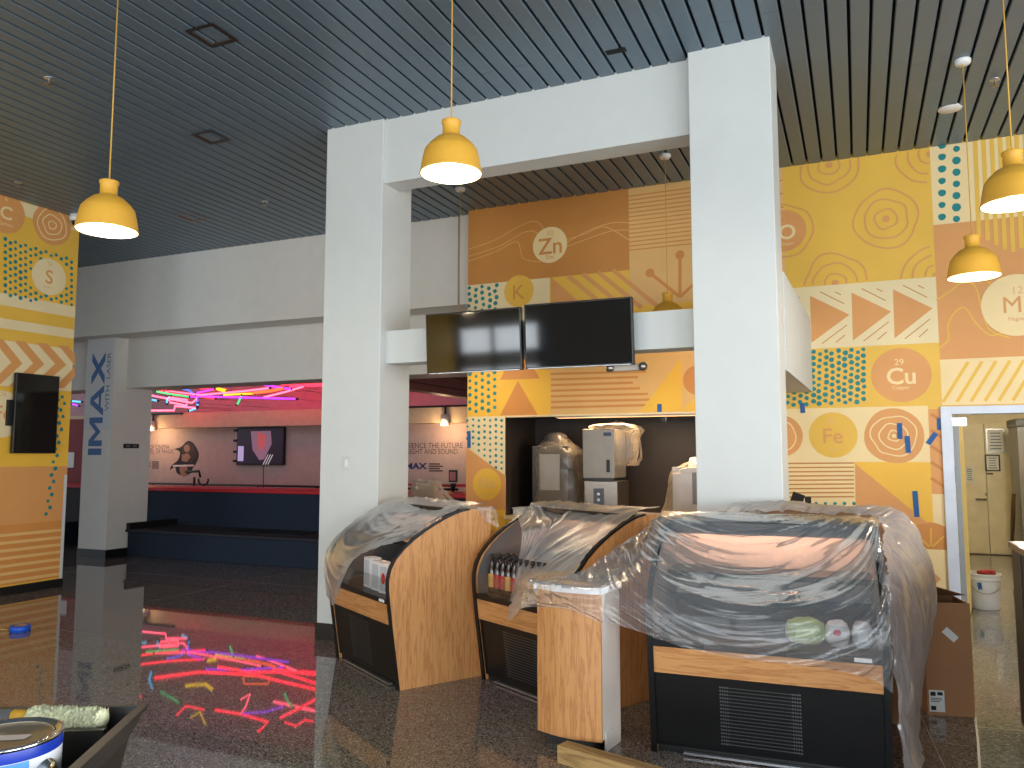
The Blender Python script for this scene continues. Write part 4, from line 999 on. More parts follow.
# door frame + door
FRM = mat('door_frame_paint', (214, 220, 232), .4)
df = thing('door_1', 'white door frame with leaf swung open into corridor', 'door', (0, 0, 0)); df['kind'] = 'structure'
zt = DZ
box('jamb', (DX0-.075, MY-.03, 0), (DX0+.02, MY+.17, zt+.06), FRM, df, .004); box('jamb', (DX1-.02, MY-.03, 0), (DX1+.075, MY+.17, zt+.06), FRM, df, .004)
box('head_jamb', (DX0+.02, MY-.03, zt-.015), (DX1-.02, MY+.17, zt+.06), FRM, df, .004)
leaf = box('door_leaf', (.0, 0, .012), (.04, 1.0, zt-.03), mat('door_yellow', (214, 190, 112), .45), df, .002); leaf.location = (DX0+.045, MY+.18, 0); leaf.rotation_euler = (0, 0, math.radians(-8.5))
box('leaf_edge', (-.002, -.006, .012), (.045, 0, zt-.03), mat('leaf_edge_grey', (150, 152, 150), .4), leaf)
box('door_closer', (DX0+.03, MY+.16, zt-.12), (DX0+.16, MY+.24, zt-.04), ALU, df)
# corridor
CW = mat('corridor_paint', (222, 208, 170), .6)
CWY = 15.0
o = box('wall_corridor_end', (-.6, CWY, 0), (5, CWY+.2, 2.9), CW); struct(o, 'cream end wall of the corridor beyond the doorway', 'wall')
o = box('wall_corridor_left', (.42, MY+.15, 0), (.52, CWY, 2.9), CW); struct(o, 'cream left wall of the corridor', 'wall')
o = box('wall_corridor_right', (3.3, MY+.15, 0), (3.4, CWY, 2.9), CW); struct(o, 'cream right wall of the corridor', 'wall')
o = box('ceiling_corridor', (.42, MY+.15, 2.75), (3.4, CWY, 2.85), WHITE); struct(o, 'plain white corridor ceiling', 'ceiling')
dd = thing('door_2', 'cream double door with notices at the corridor end', 'door', (0, CWY, 0)); dd['kind'] = 'structure'
DL = mat('door_cream', (226, 212, 172), .45)
p0 = ony(949, 500, CWY).x; pm_ = ony(987, 500, CWY).x; p1 = ony(1017, 500, CWY).x
zt2 = ony(985, 424, CWY).z
lfA = box('door_leaf', (p0, -.05, .015), (pm_-.006, 0, zt2), DL, dd, .003); lfB = box('door_leaf', (pm_+.006, -.05, .015), (p1, 0, zt2), DL, dd, .003)
hq = ony(979, 499, CWY-.08)
tube('lever_handle', [(hq.x+.1, -.05, hq.z), (hq.x+.1, -.11, hq.z), (hq.x-.05, -.11, hq.z)], .014, STEEL, lfA)
lathe_k = box('lock_plate', (pm_-.03, -.056, hq.z+.05), (pm_+.0, -.05, hq.z+.1), STEEL, lfA)
def notice(u0, v0, u1, v1, lab, m, framec=None, y=CWY-.055, lines=5):
    a_, b_ = ony(u0, v0, y), ony(u1, v1, y)
    t = thing('notice_sign', lab, 'sign', ((a_.x+b_.x)/2, y, (a_.z+b_.z)/2)); hw_, hh_ = abs(b_.x-a_.x)/2, abs(a_.z-b_.z)/2
    box('sheet', (-hw_, -.012, -hh_), (hw_, 0, hh_), m, t)
    if framec:
        for bxx in (((-hw_-.02, -.02, -hh_-.02), (-hw_, 0, hh_+.02)), ((hw_, -.02, -hh_-.02), (hw_+.02, 0, hh_+.02)), ((-hw_, -.02, -hh_-.02), (hw_, 0, -hh_)), ((-hw_, -.02, hh_), (hw_, 0, hh_+.02))): box('frame', bxx[0], bxx[1], framec, t)
    for i in range(lines):
        z = hh_*(.7-1.4*i/max(1, lines-1)); ww = hw_*random.uniform(.5, .8)
        raw('print_line', [(-ww, -.013, z-hh_*.06), (ww, -.013, z-hh_*.06), (ww, -.013, z+hh_*.06), (-ww, -.013, z+hh_*.06)], [(0, 1, 2, 3)], GREYL, t)
    return t
SHEET = mat('notice_sheet', (220, 216, 200), .5); 
notice(987, 430, 1004, 452, 'large grey framed notice high on the corridor door', SHEET, ALU, lines=6)
notice(986, 456, 999, 470, 'dark framed paper notice below the large one', SHEET, BLACK)
notice(986.5, 473, 993, 474.5, 'tiny black plate under the dark framed notice', BLACK, lines=0)
notice(965, 467, 974, 482, 'white paper notice with black header beside door edge', SHEET, lines=6)
t = notice(953.5, 467, 959, 481, 'green and black sign half hidden behind open door leaf', mat('sign_green', (24, 96, 84), .5), BLACK, lines=0)
# tall dark fridge and towel in the corridor right
fr = thing('steel_fridge', 'grey steel appliance at the right end of the corridor', 'fridge', (ony(1017, 500, 13.5).x, 13.2, 0))
box('body', (0, 0, .06), (.7, .7, 2.0), mat('fridge_grey', (120, 120, 118), .35, metal=.6), fr, .01); box('top_cover', (-.02, -.02, 2.0), (.72, .72, 2.12), mat('fridge_dark', (70, 72, 74), .4), fr, .02); box('toe_kick', (.04, .04, 0), (.66, .66, .06), BLACK, fr)
tw = bmesh.new()
vs = []
for i in range(7):
    row = []
    for j in range(6):
        row.append(tw.verts.new((-.03-.02*math.sin(j*1.9+i*.3)-.01*i, .02+j*.05*(1+i*.07), 1.05-i*.12)))
    vs.append(row)
for i in range(6):
    for j in range(5): tw.faces.new((vs[i][j], vs[i][j+1], vs[i+1][j+1], vs[i+1][j]))
bmesh.ops.solidify(tw, geom=tw.faces[:], thickness=.012)
o = bm_obj('hanging_cloth', tw, mat('cloth_brown', (120, 92, 64), .9), None, True, (fr.location.x-.02, 13.2, 0)); tag(o, 'brown cloth hanging on the corridor appliance', 'cloth')
# corridor lamp
cl_ = thing('corridor_light', 'flush round lamp on the corridor ceiling', 'ceiling light', (1.9, 11.2, 2.75))
lathe('lamp_body', [(.2, 0), (.2, -.05), (.18, -.06)], WPLASTIC, cl_, 28); lathe('diffuser', [(.18, -.055), (.12, -.08), (0, -.09)], mat('corridor_glow', (255, 244, 220), .5, emit=(255, 236, 200), estr=8, var=0), cl_, 28)
l = bpy.data.lights.new('corridor_bulb', 'POINT'); l.energy = 170; l.color = (1, .9, .72); l.shadow_soft_size = .15
lo = bpy.data.objects.new('corridor_bulb', l); COL.objects.link(lo); lo.parent = cl_; lo.location = (0, 0, -.25)
# bucket
q = onz(985, 609)
bk = thing('plastic_bucket', 'translucent white pail on the floor inside the doorway', 'bucket', (q.x+.01, 9.75, 0)); bk.scale = (.86, .86, .95)
lathe('pail', [(0, .0), (.145, .0), (.15, .01), (.172, .30), (.172, .31), (.182, .315), (.182, .33), (.174, .335), (.176, .36), (.185, .365), (.185, .385), (.168, .385), (.165, .30), (.14, .02), (0, .02)], mat('pail_plastic', (206, 210, 214), .35), bk, 36)
bm = bmesh.new(); add_tube(bm, [(.18*math.cos(t), -.02-.19*math.sin(t)*.9, .32-.14*math.sin(t)) for t in [math.pi*k/12 for k in range(13)]], .004, 6); bm_obj('wire_handle', bm, STEEL, bk, True)
bm = bmesh.new()
for k in range(3): pass
a0 = math.radians(-112)
raw('tape_patch', [((.166+.006*zz)*math.cos(a0+da), (.166+.006*zz)*math.sin(a0+da), .215+.05*zz) for zz, da in ((0, -.12), (0, .14), (1.6, .10), (1.6, -.18))], [(0, 1, 2, 3)], TAPE, bk)
lathe('contents', [(.165, .30), (.09, .34), (0, .33)], mat('pail_contents', (190, 188, 184), .6), bk, 18)
rg = thing('red_rag', 'crumpled red rag on top of the white pail', 'rag', (bk.location.x+.04, 9.75, .37))
bm = bmesh.new(); bmesh.ops.create_icosphere(bm, subdivisions=3, radius=.09)
for v in bm.verts: v.co = Vector((v.co.x, v.co.y, v.co.z*.35))*(1+.5*noise.noise(v.co*18))
bm_obj('cloth_body', bm, mat('rag_red', (150, 40, 36), .9), rg, True)

# ================================================================== BLUE TAPE
def tape(u0, v0, u1, v1, lab, wd=.045, y=MY):
    a_, b_ = ony(u0, v0, y-.008), ony(u1, v1, y-.008)
    d = (b_-a_); n = Vector((-d.z, 0, d.x)).normalized()*wd/2
    vs = [a_-n, b_-n, b_+n, a_+n]; off = Vector((0, -.001, 0))
    o = raw('painters_tape', vs+[v+off for v in vs], [(0, 1, 2, 3), (7, 6, 5, 4), (0, 4, 5, 1), (1, 5, 6, 2), (2, 6, 7, 3), (3, 7, 4, 0)], TAPE)
    tag(o, lab, 'tape', 'blue tape strips on the mural')
tape(899.5, 423, 900, 439, 'blue tape strip, higher of two on the ringed circle')
tape(907, 436, 908.5, 453, 'blue tape strip, lower of two on the ringed circle')
tape(928, 444, 936, 433, 'tilted blue tape strip beside the ringed circle')
tape(939.5, 418, 939.8, 430, 'blue tape strip touching the door frame')
tape(915, 491, 917, 517, 'long blue tape strip on the yellow triangle')
tape(802, 403, 803, 413, 'blue tape strip under the teal dots by the bulkhead')
tape(659.5, 404, 659.5, 412, 'dark blue tape strip above the drinks niche', .05)
tape(469, 431, 469, 448, 'blue tape strip at the left edge of the mural')

# ================================================================== DRINK MACHINES IN THE NICHE
def sheet(name, label, ctrl, nu, nv, material, amp=.01, freq=(3, 14), seed=0, warp=0.0, group=None, closed=False):
    """drape a smooth surface through a grid of control points, then crumple it"""
    R_, C_ = len(ctrl), len(ctrl[0]); P = [[Vector(p) for p in row] for row in ctrl]
    def cr(p, t):
        n = len(p)-1; s = min(t*n, n-1e-6); i = int(s); f = s-i
        a, b, c, d = p[max(i-1, 0)], p[i], p[i+1], p[min(i+2, n)]
        return .5*(2*b+(c-a)*f+(2*a-5*b+4*c-d)*f*f+(3*b-a-3*c+d)*f**3)
    rows = []
    for i in range(nv+1):
        col_ = [cr([P[r][c] for r in range(R_)], i/nv) for c in range(C_)]
        rows.append([cr(col_, j/nu) for j in range(nu+1)])
    vs, fs = [], []
    for i in range(nv+1):
        for j in range(nu+1):
            a = rows[min(i+1, nv)][j]-rows[max(i-1, 0)][j]; b = rows[i][min(j+1, nu)]-rows[i][max(j-1, 0)]
            n = a.cross(b); n = n.normalized() if n.length > 1e-9 else Vector((0, 0, 1))
            s, t_ = i/nv, j/nu
            q = Vector(((s+warp*(2*t_-1)**2)*freq[0]+seed, t_*freq[1], seed*.7))
            w_ = noise.noise(q); r1 = 1-abs(noise.noise(q*1.0+Vector((0, 3*noise.noise(q*.5), 5))))*2; r2 = 1-abs(noise.noise(q*2.3+Vector((9, 0, 0))))*2
            edge_ = 1.0 if not closed else 1.0
            vs.append(rows[i][j]+n*amp*(.8*w_+.9*r1**3*abs(r1)+.4*r2)*edge_)
    for i in range(nv):
        for j in range(nu):
            k = i*(nu+1)+j; fs.append((k, k+1, k+nu+2, k+nu+1))
    o = raw(name, vs, fs, material, None, True)
    return tag(o, label, 'plastic sheet', group)
zc_ = NZ0
# brewer
e0 = ony(532, 500, 8.75); e1 = ony(568, 500, 8.75)
br = thing('drink_machine', 'dark drink dispenser with pale panel, left in the niche', 'drink machine', ((e0.x+e1.x)/2, 8.75, zc_))
hw = (e1.x-e0.x)/2; zt_ = ony(550, 446, 8.75).z-zc_
box('body', (-hw, 0, 0), (hw, .45, zt_), mat('machine_dark', (66, 62, 62), .4), br, .01)
box('front_panel', (-hw+.1, -.012, zt_*.36), (hw-.1, 0, zt_*.88), mat('machine_panel', (178, 176, 172), .35), br, .004)
lathe('hopper', [(.15, zt_), (.15, zt_+.12), (.10, zt_+.16), (0, zt_+.16)], mat('hopper_smoke', (90, 84, 80), .2), br, 20, (0, .2, 0)) ; box('drip_tray', (-hw+.05, -.06, .0), (hw-.05, 0, .03), BLACK, br)
# ice machine
e0 = ony(582.5, 450, 8.62); e1 = ony(614, 450, 8.62); zt_ = ony(598, 429, 8.62).z-zc_; zm = ony(598, 481, 8.62).z-zc_; hw = (e1.x-e0.x)/2
ic = thing('ice_dispenser', 'steel ice dispenser standing in the middle of the niche', 'ice dispenser', ((e0.x+e1.x)/2, 8.62, zc_))
box('upper_cabinet', (-hw, 0, zm+.03), (hw, .5, zt_), mat('ice_panel', (138, 131, 122), .4, metal=.4), ic, .008); box('seam', (-hw+.01, .015, zm), (hw-.01, .49, zm+.03), BLACK, ic)
lowb = box('lower_cabinet', (-hw+.01, .01, 0.02), (hw+.03, .5, zm), STEEL, ic, .01); pnl = box('control_panel', (-.06, -.004, zm*.32), (.06, .01, zm*.8), mat('panel_blue_grey', (80, 88, 104), .4), ic, .003)
for s in (.48, .64): lathe('button', [(0, .0), (.018, 0), (.018, .008), (0, .008)], WPLASTIC, pnl, 12, (0, -.004, zm*s)).rotation_euler = (math.radians(90), 0, 0)
box('logo_plate', (hw-.12, -.004, zt_-.08), (hw-.03, .001, zt_-.04), mat('logo_navy', (40, 50, 84), .4), ic); box('latch', (hw-.09, -.008, zm+.1), (hw-.05, .001, zm+.24), BLACKSAT, ic, .003); box('base_tray', (-hw-.0, -.03, 0), (hw+.03, .5, .02), BLACK, ic)
# third machine at right, mostly hidden
e0 = ony(672, 480, 8.68); 
th = thing('drink_machine', 'pale steel drink machine half hidden by the right pillar', 'drink machine', (e0.x, 8.68, zc_))
zt_ = ony(685, 467, 8.68).z-zc_
box('body', (0, 0, 0), (.55, .45, zt_), mat('machine_pale', (190, 186, 182), .3, metal=.3), th, .01); box('front_panel', (.22, -.012, zt_*.3), (.40, 0, zt_*.9), mat('machine_slate', (92, 92, 96), .4), th, .004); lathe('hopper', [(.16, zt_), (.14, zt_+.1), (0, zt_+.12)], WPLASTIC, th, 20, (.3, .2, 0))
# small white tray left
q = ony(507, 507, 8.6); t = thing('storage_tub', 'low white tub at the left end of the niche counter', 'tub', (q.x+.05, 8.65, zc_))
box('tub_body', (0, 0, 0), (.16, .25, .07), WPLASTIC, t, .01); box('tub_rim', (-.008, -.008, .07), (.168, .258, .085), WPLASTIC, t, .003)
def wrap(name, label, cx, cy, z0, loops, material, amp, seed, freq=(4, 9), group=None):
    """bag pulled over a thing: loops of (z, half width, half depth, lift) from bottom to crown"""
    N = 14; ctrl = []
    for z, hw_, hd_, ox in loops:
        row = []
        for k in range(N+1):
            a = 2*math.pi*k/N; ca, sa = math.cos(a), math.sin(a); e_ = 3.5
            row.append((cx+ox+math.copysign(abs(ca)**(2/e_), ca)*hw_, cy+math.copysign(abs(sa)**(2/e_), sa)*hd_, z0+z))
        ctrl.append(row)
    return sheet(name, label, ctrl, 90, 44, material, amp, freq, seed, group=group)
c0_ = br.location; wrap('plastic_cover', 'clear plastic bag draped over the left drink machine', c0_.x+.03, 8.75+.22, zc_, [(.01, .37, .34, .06), (.25, .30, .29, .05), (.55, .28, .28, .03), (.73, .27, .27, .02), (.80, .23, .24, .0), (.92, .11, .12, -.02), (.96, .0, .0, -.02)], FILMW, .018, 3.1)
c0_ = ic.location; zI_ = ony(598, 429, 8.62).z-zc_
wrap('plastic_cover', 'cloudy plastic bag bunched around the top of the ice dispenser', c0_.x+.12, 8.62+.33, zc_, [(zI_-.42, .17, .26, .06), (zI_-.3, .24, .28, .04), (zI_-.1, .26, .29, .02), (zI_, .30, .33, .0), (zI_+.06, .24, .28, -.02), (zI_+.085, .0, .0, 0)], FILMW, .02, 8.7)
c0_ = th.location; wrap('plastic_cover', 'plastic bag tinted for peach lamp glow over the half hidden drink machine', c0_.x+.26, 8.68+.2, zc_, [(.01, .42, .34, -.02), (.2, .36, .29, 0), (.46, .33, .28, 0), (.56, .29, .25, .04), (.66, .17, .16, .1), (.72, .0, .0, .12)], FILMW, .02, 5.2)
# warm under-cabinet lamp of the niche
nl = thing('niche_lamp', 'warm strip lamp under the top of the drinks niche', 'lamp', (-2.35, MY+.25, NZ1-.02))
box('housing', (-.9, -.04, -.01), (.9, .04, .018), WPLASTIC, nl); raw('diffuser', [(-.88, -.03, -.012), (.88, -.03, -.012), (.88, .03, -.012), (-.88, .03, -.012)], [(0, 1, 2, 3)], mat('niche_glow', (255, 200, 140), .5, emit=(255, 190, 120), estr=4, var=0), nl)
la = bpy.data.lights.new('niche_strip', 'AREA'); la.shape = 'RECTANGLE'; la.size = 1.7; la.size_y = .06; la.energy = 34; la.color = (1, .72, .42)
lo = bpy.data.objects.new('niche_strip', la); COL.objects.link(lo); lo.parent = nl; lo.location = (.1, 0, -.02)

# tent-like covered object behind the left case, stanchion with sign
q = ony(432, 505, 7.4)
tc_ = thing('covered_stand', 'tan boxy stand under plastic behind the left case', 'stand', (q.x, 7.4, 0))
ztop = ony(425, 482, 7.4).z
box('stand_body', (-.22, -.12, 0), (.12, .2, ztop-.25), CARD, tc_, .01); box('stand_top', (-.16, -.06, ztop-.25), (.02, .12, ztop-.01), mat('stand_tan', (150, 124, 90), .7), tc_, .01)
wrap('plastic_cover', 'clear plastic tent over the tan stand behind the left case', q.x-.03, 7.42, 0, [(.55, .48, .36, .05), (.8, .42, .32, .05), (1.05, .30, .24, .02), (ztop-.1, .17, .16, -.03), (ztop+.015, .12, .12, -.05), (ztop+.02, .0, .0, -.05)], FILM, .015, 12.3)
q = ony(453, 505, 10.9)
st = thing('belt_stanchion', 'black belt stanchion with framed red notice behind the bench', 'stanchion', (q.x, 11.6, 0))
st.location = (ony(453, 500, 11.6).x, 11.6, 0)
zs_ = ony(453, 487, 11.6).z
lathe('post', [(0, 0), (.18, 0), (.17, .02), (.03, .04), (.03, zs_-.02), (.05, zs_), (.05, zs_+.06), (0, zs_+.06)], BLACK, st, 20)
zA, zB = ony(453, 486, 11.6).z+.06, ony(453, 470, 11.6).z
fr_ = box('notice_frame', (-.075, -.015, zA), (.075, .015, zB), BLACK, st, .003); raw('notice_paper', [(-.055, -.017, zA+.03), (.055, -.017, zA+.03), (.055, -.017, zB-.03), (-.055, -.017, zB-.03)], [(0, 1, 2, 3)], mat('notice_red', (190, 110, 104), .6), st)
tube('retractable_belt', [(-.9, .0, zs_+.03), (-.05, 0, zs_+.02)], .02, RED, st); box('belt', (.05, -.004, zs_-.0), (1.2, .004, zs_+.05), RED, st)
# dark menu stands on the back counter near right pillar
for k, (u, v, tl) in enumerate(((796, 496, .35), (808, 499, .0))):
    q = ony(u, v, 7.2)
    t = thing('menu_holder', ['tilted black holder peeking above the plastic beside the pillar', 'upright black holder peeking above the plastic'][k], 'holder', (q.x, 7.2, 0))
    box('post', (-.02, -.02, 0), (.02, .02, 1.15), BLACK, t); o = box('holder_plate', (-.05 if k == 0 else -.025, -.01, -.08), (.05 if k == 0 else .025, .01, .08), BLACK, t); o.location = (0, 0, 1.2 if k == 0 else 1.17); o.rotation_euler = (0, tl, 0)
    lathe('base', [(0, 0), (.045, 0), (.045, .02), (0, .025)], BLACK, t, 20)

# ================================================================== PLASTIC SHEETS ON THE CASES
def on_case(t, pts): return [[L2W(t, p) for p in row] for row in pts]
def prof_row(x, ts, off=.015, sag=0.0):
    """points over the curved front from the hood to the nose at case x"""
    out = []
    for s in ts:
        d, z = s
        out.append((x, d-off, z+off))
    return out
BACK = [(.72, 1.225), (.50, 1.215), (.27, 1.125), (.03, .975), (-.09, .80)]
# case 1: pulled over the whole front, low at the left, ending in a hanging corner
xs_ = [-.03, .12, .32, .55, .78, .98, 1.11]
rows = []
lowz = [.47, .42, .62, .82, .92, .97, 1.03]
def front_pt(z): return prof_at(z)
for fr_i in range(7):
    row = []
    for x_, lz in zip(xs_, lowz):
        # walk along the profile from hood (fr 0) to lowz (fr 1)
        s = fr_i/6; zt_ = 1.215; 
        if s == 0: d, z = .72, 1.222
        else:
            z = 1.21-(1.21-lz)*((s-1/6)/(5/6))**1.15; d = prof_at(min(z, 1.2))
            if z > 1.195: d = .5
        sag = .07*math.sin(math.pi*min(max(x_/1.10, 0), 1))*math.sin(math.pi*s)
        row.append(L2W(C1, (x_, d-.018+sag*1.3, z+.014-sag*.5)))
    rows.append(row)
sheet('plastic_sheet', 'clear plastic sheet draped over the left display case', rows, 130, 80, FILMM, .011, (7, 4), 1.3, .3)
# flap of case 1 hanging over its right oak side
rows = [[L2W(C1, p) for p in ((1.06, .46, 1.225), (1.12, .58, 1.225), (1.15, .72, 1.225))], [L2W(C1, p) for p in ((1.125, .60, 1.20), (1.135, .66, 1.19), (1.15, .76, 1.18))], [L2W(C1, p) for p in ((1.13, .66, 1.12), (1.14, .70, 1.10), (1.15, .78, 1.06))]]
sheet('plastic_sheet', 'small plastic flap over the top corner of the left case', rows, 30, 20, FILM, .01, (4, 5), 2.2)
# case 2
xs_ = [-.02, .10, .22, .36, .43, .60, .82, 1.09]
lowz = [1.15, 1.11, 1.07, 1.0, .50, .58, .66, .76]
rows = []
for fr_i in range(7):
    row = []
    for x_, lz in zip(xs_, lowz):
        s = fr_i/6
        if s == 0: d, z = .72, 1.222
        else:
            z = 1.21-(1.21-lz)*((s-1/6)/(5/6))**1.1; d = prof_at(min(z, 1.2))
            if z > 1.195: d = .5
        sag = .08*math.sin(math.pi*min(max(x_/1.08, 0), 1))*math.sin(math.pi*s)
        row.append(L2W(C2, (x_, d-.02+sag*1.4, z+.014-sag*.4)))
    rows.append(row)
sheet('plastic_sheet', 'clear plastic sheet draped over the middle display case', rows, 140, 80, FILMM, .013, (5, 6), 4.4, .4)
# case 3: one big sheet, from the cabinet top on the left across the case and down its right side
def W3(x, y, z): return L2W(C3, (x, y, z))
rows = []
colx = [-.42, -.22, -.03, .18, .42, .66, .90, 1.10, 1.195]
for fr_i in range(9):
    s = fr_i/8; row = []
    for ci, x_ in enumerate(colx):
        lz = [.80, .72, .64, .585, .55, .54, .53, .50, .44][ci]
        if fr_i == 0: d, z = .72, 1.225
        elif fr_i == 1: d, z = .5, 1.218
        else:
            k = (fr_i-1)/7; z = 1.21-(1.21-lz)*k**1.1; d = prof_at(min(z, 1.2)) if z < 1.195 else .5
        inside = max(0, math.sin(math.pi*min(max(x_/1.185, 0), 1)))
        sag = .15*inside**.7*math.exp(-((s-.42)/.22)**2)
        y_ = d-.022+sag*1.2; zz = z+.012-sag*.55
        if ci == 0:
            y_ = d*.55+.02; zz = [1.16, 1.13, 1.08, 1.04, 1.0, .95, .915, .895, .87][fr_i]; x_ = [-.10, -.12, -.2, -.25, -.3, -.36, -.45, -.53, -.56][fr_i]
        elif ci == 1:
            x_ = [-.05, -.06, -.1, -.13, -.16, -.2, -.25, -.3, -.34][fr_i]; zz = [1.20, 1.19, 1.14, 1.08, 1.01, .93, .86, .80, .73][fr_i]
        row.append(W3(x_, y_, zz))
    rows.append(row)
sheet('plastic_sheet', 'large clear plastic sheet over the rightmost case and cabinet', rows, 170, 110, FILM, .012, (13, 2.4), 7.7, .5)
# right side curtain of case 3 over the tall carton, falling to the floor
CURT = [
 ((.30, .74, 1.245), (.75, .80, 1.26), (1.15, .80, 1.25), (1.22, .55, 1.22), (1.21, .25, 1.11), (1.205, .03, .98), (1.205, -.08, .84)),
 ((.35, 1.0, 1.285), (.80, 1.0, 1.29), (1.32, .98, 1.28), (1.32, .66, 1.14), (1.26, .32, 1.03), (1.225, .05, .89), (1.21, -.09, .72)),
 ((.40, 1.27, 1.285), (.90, 1.27, 1.28), (1.43, 1.12, 1.15), (1.42, .76, 1.0), (1.33, .40, .90), (1.26, .08, .76), (1.215, -.08, .57)),
 ((.50, 1.315, 1.18), (1.1, 1.315, 1.12), (1.50, 1.10, .94), (1.48, .80, .82), (1.38, .44, .70), (1.29, .10, .56), (1.22, -.06, .43)),
 ((.60, 1.315, .95), (1.2, 1.315, .88), (1.50, 1.05, .70), (1.47, .80, .60), (1.38, .46, .46), (1.30, .12, .34), (1.225, -.05, .28)),
 ((.70, 1.315, .70), (1.22, 1.315, .64), (1.44, 1.0, .48), (1.42, .76, .34), (1.35, .44, .22), (1.29, .10, .14), (1.235, -.04, .12)),
 ((.70, 1.315, .50), (1.2, 1.315, .44), (1.38, .95, .30), (1.36, .70, .14), (1.36, .42, .05), (1.33, .08, .02), (1.27, -.06, .015))]
rows = [[W3(*p) for p in r_] for r_ in CURT]
sheet('plastic_sheet', 'milky plastic curtain falling to the floor right of the last case', rows, 200, 140, FILMT, .021, (3.5, 22), 9.1)
# film over the white cabinet top
rows = [[L2W(cb, p) for p in r_] for r_ in (
 ((-.02, .26, .91), (.15, .27, .90), (.30, .27, .93), (.42, .27, .96)),
 ((-.03, .12, .892), (.15, .12, .888), (.28, .12, .888), (.41, .12, .90)),
 ((-.04, -.03, .892), (.12, -.058, .888), (.28, -.06, .888), (.42, -.04, .892)),
 ((-.06, -.05, .82), (.12, -.075, .80), (.28, -.08, .80), (.43, -.06, .78)),
 ((-.08, -.05, .74), (.10, -.07, .76), (.28, -.075, .755), (.43, -.05, .70)))]
sheet('plastic_sheet', 'clear plastic film laid over the white cabinet top', rows, 60, 50, FILM, .008, (5, 6), 3.7)

# ================================================================== PAINTING GEAR, LOWER LEFT
d0 = 1.32
pc = CAM+ray(5, 735)*d0
zcan = pc.z
TZ = zcan-.19
tb = thing('work_table', 'folding work table carrying paint can and tray', 'table', (0, 0, 0))
fwd = Vector((-math.sin(YAW), math.cos(YAW), 0)); 
def place(u, v, z):
    return onz(u, v, z)
ctr = Vector((pc.x, pc.y, 0))
tb.location = (ctr.x-.30, ctr.y-.12, 0); tb.rotation_euler = (0, 0, YAW)
box('table_top', (-.65, -.35, TZ-.04), (.36, .34, TZ), LUMB, tb, .003)
for sx in (-.6, .29):
    for sy in (-.30, .25): tube('leg', [(sx, sy, 0), (sx, sy, TZ-.04)], .015, BLACK, tb)
can = thing('paint_can', 'blue and white metal paint can standing in the black tray', 'paint can', (pc.x, pc.y, TZ+.0125))
RC = .085; hC = .1775
lathe('can_body', [(0, 0), (RC, 0), (RC, hC-.008)], mat('can_label_white', (222, 226, 232), .35), can, 48)
lathe('blue_rim', [(RC+.0008, hC-.022), (RC+.001, hC-.020), (RC+.001, hC-.006), (RC+.0005, hC-.004)], mat('can_blue_rim', (20, 52, 160), .35, var=0), can, 48)
lathe('metal_rim', [(RC, hC-.006), (RC+.002, hC-.002), (RC+.001, hC+.002), (RC-.004, hC+.002), (RC-.008, hC-.004), (RC-.012, hC-.004), (RC-.014, hC-.001)], CHROME, can, 48)
lid = lathe('lid', [(RC-.013, hC-.002), (RC-.016, hC-.006), (0, hC-.006)], mat('lid_metal', (176, 160, 136), .35, metal=.8), can, 48)
def cyl_patch(name, a0, a1, z0, z1_, m, r=RC+.0012, n=12, par=can):
    vs = [(r*math.cos(a0+(a1-a0)*i/n), r*math.sin(a0+(a1-a0)*i/n), z) for z in (z0, z1_) for i in range(n+1)]
    return raw(name, vs, [(i, i+1, i+n+2, i+n+1) for i in range(n)], m, par, True)
aview = math.atan2(-pc.y, -pc.x)            # direction from can to viewer
cyl_patch('blue_print', aview-1.4, aview+.42, 0, hC-.023, mat('can_blue', (88, 150, 214), .35, var=.25, scale=9))
ea = aview+.78
ear = bmesh.new(); add_lathe(ear, [(0, .012), (.012, .011), (.020, .004), (.024, .0)], 24)
eo = bm_obj('handle_ear', ear, CHROME, can, True, (RC*math.cos(ea), RC*math.sin(ea), hC-.055)); eo.rotation_euler = (0, math.radians(90), ea)
tube('bail_wire', [((RC+.012)*math.cos(ea), (RC+.012)*math.sin(ea), hC-.055), ((RC+.02)*math.cos(ea+.25), (RC+.02)*math.sin(ea+.25), hC-.085), ((RC+.03)*math.cos(ea+.6), (RC+.03)*math.sin(ea+.6), hC-.13), ((RC+.03)*math.cos(ea+1.2), (RC+.03)*math.sin(ea+1.2), hC-.17)], .002, STEEL, can)
for k in range(3): cyl_patch('label_text_line', aview+.56, aview+1.0-.1*k, hC-.10-.018*k, hC-.095-.018*k, mat('label_grey', (150, 160, 172), .5))
ll = thing('tmp', '', '')
bpy.data.objects.remove(ll, do_unlink=True)
lv = [(-.055, -.02), (.035, -.005), (.035, .02), (-.055, .008)]
lab_ = raw('lid_sticker', [(RT.x*a_-RT.y*b_*1.0, RT.y*a_+RT.x*b_, hC-.0052) for a_, b_ in lv], [(0, 1, 2, 3)], mat('lid_sticker', (232, 214, 204), .5), can)
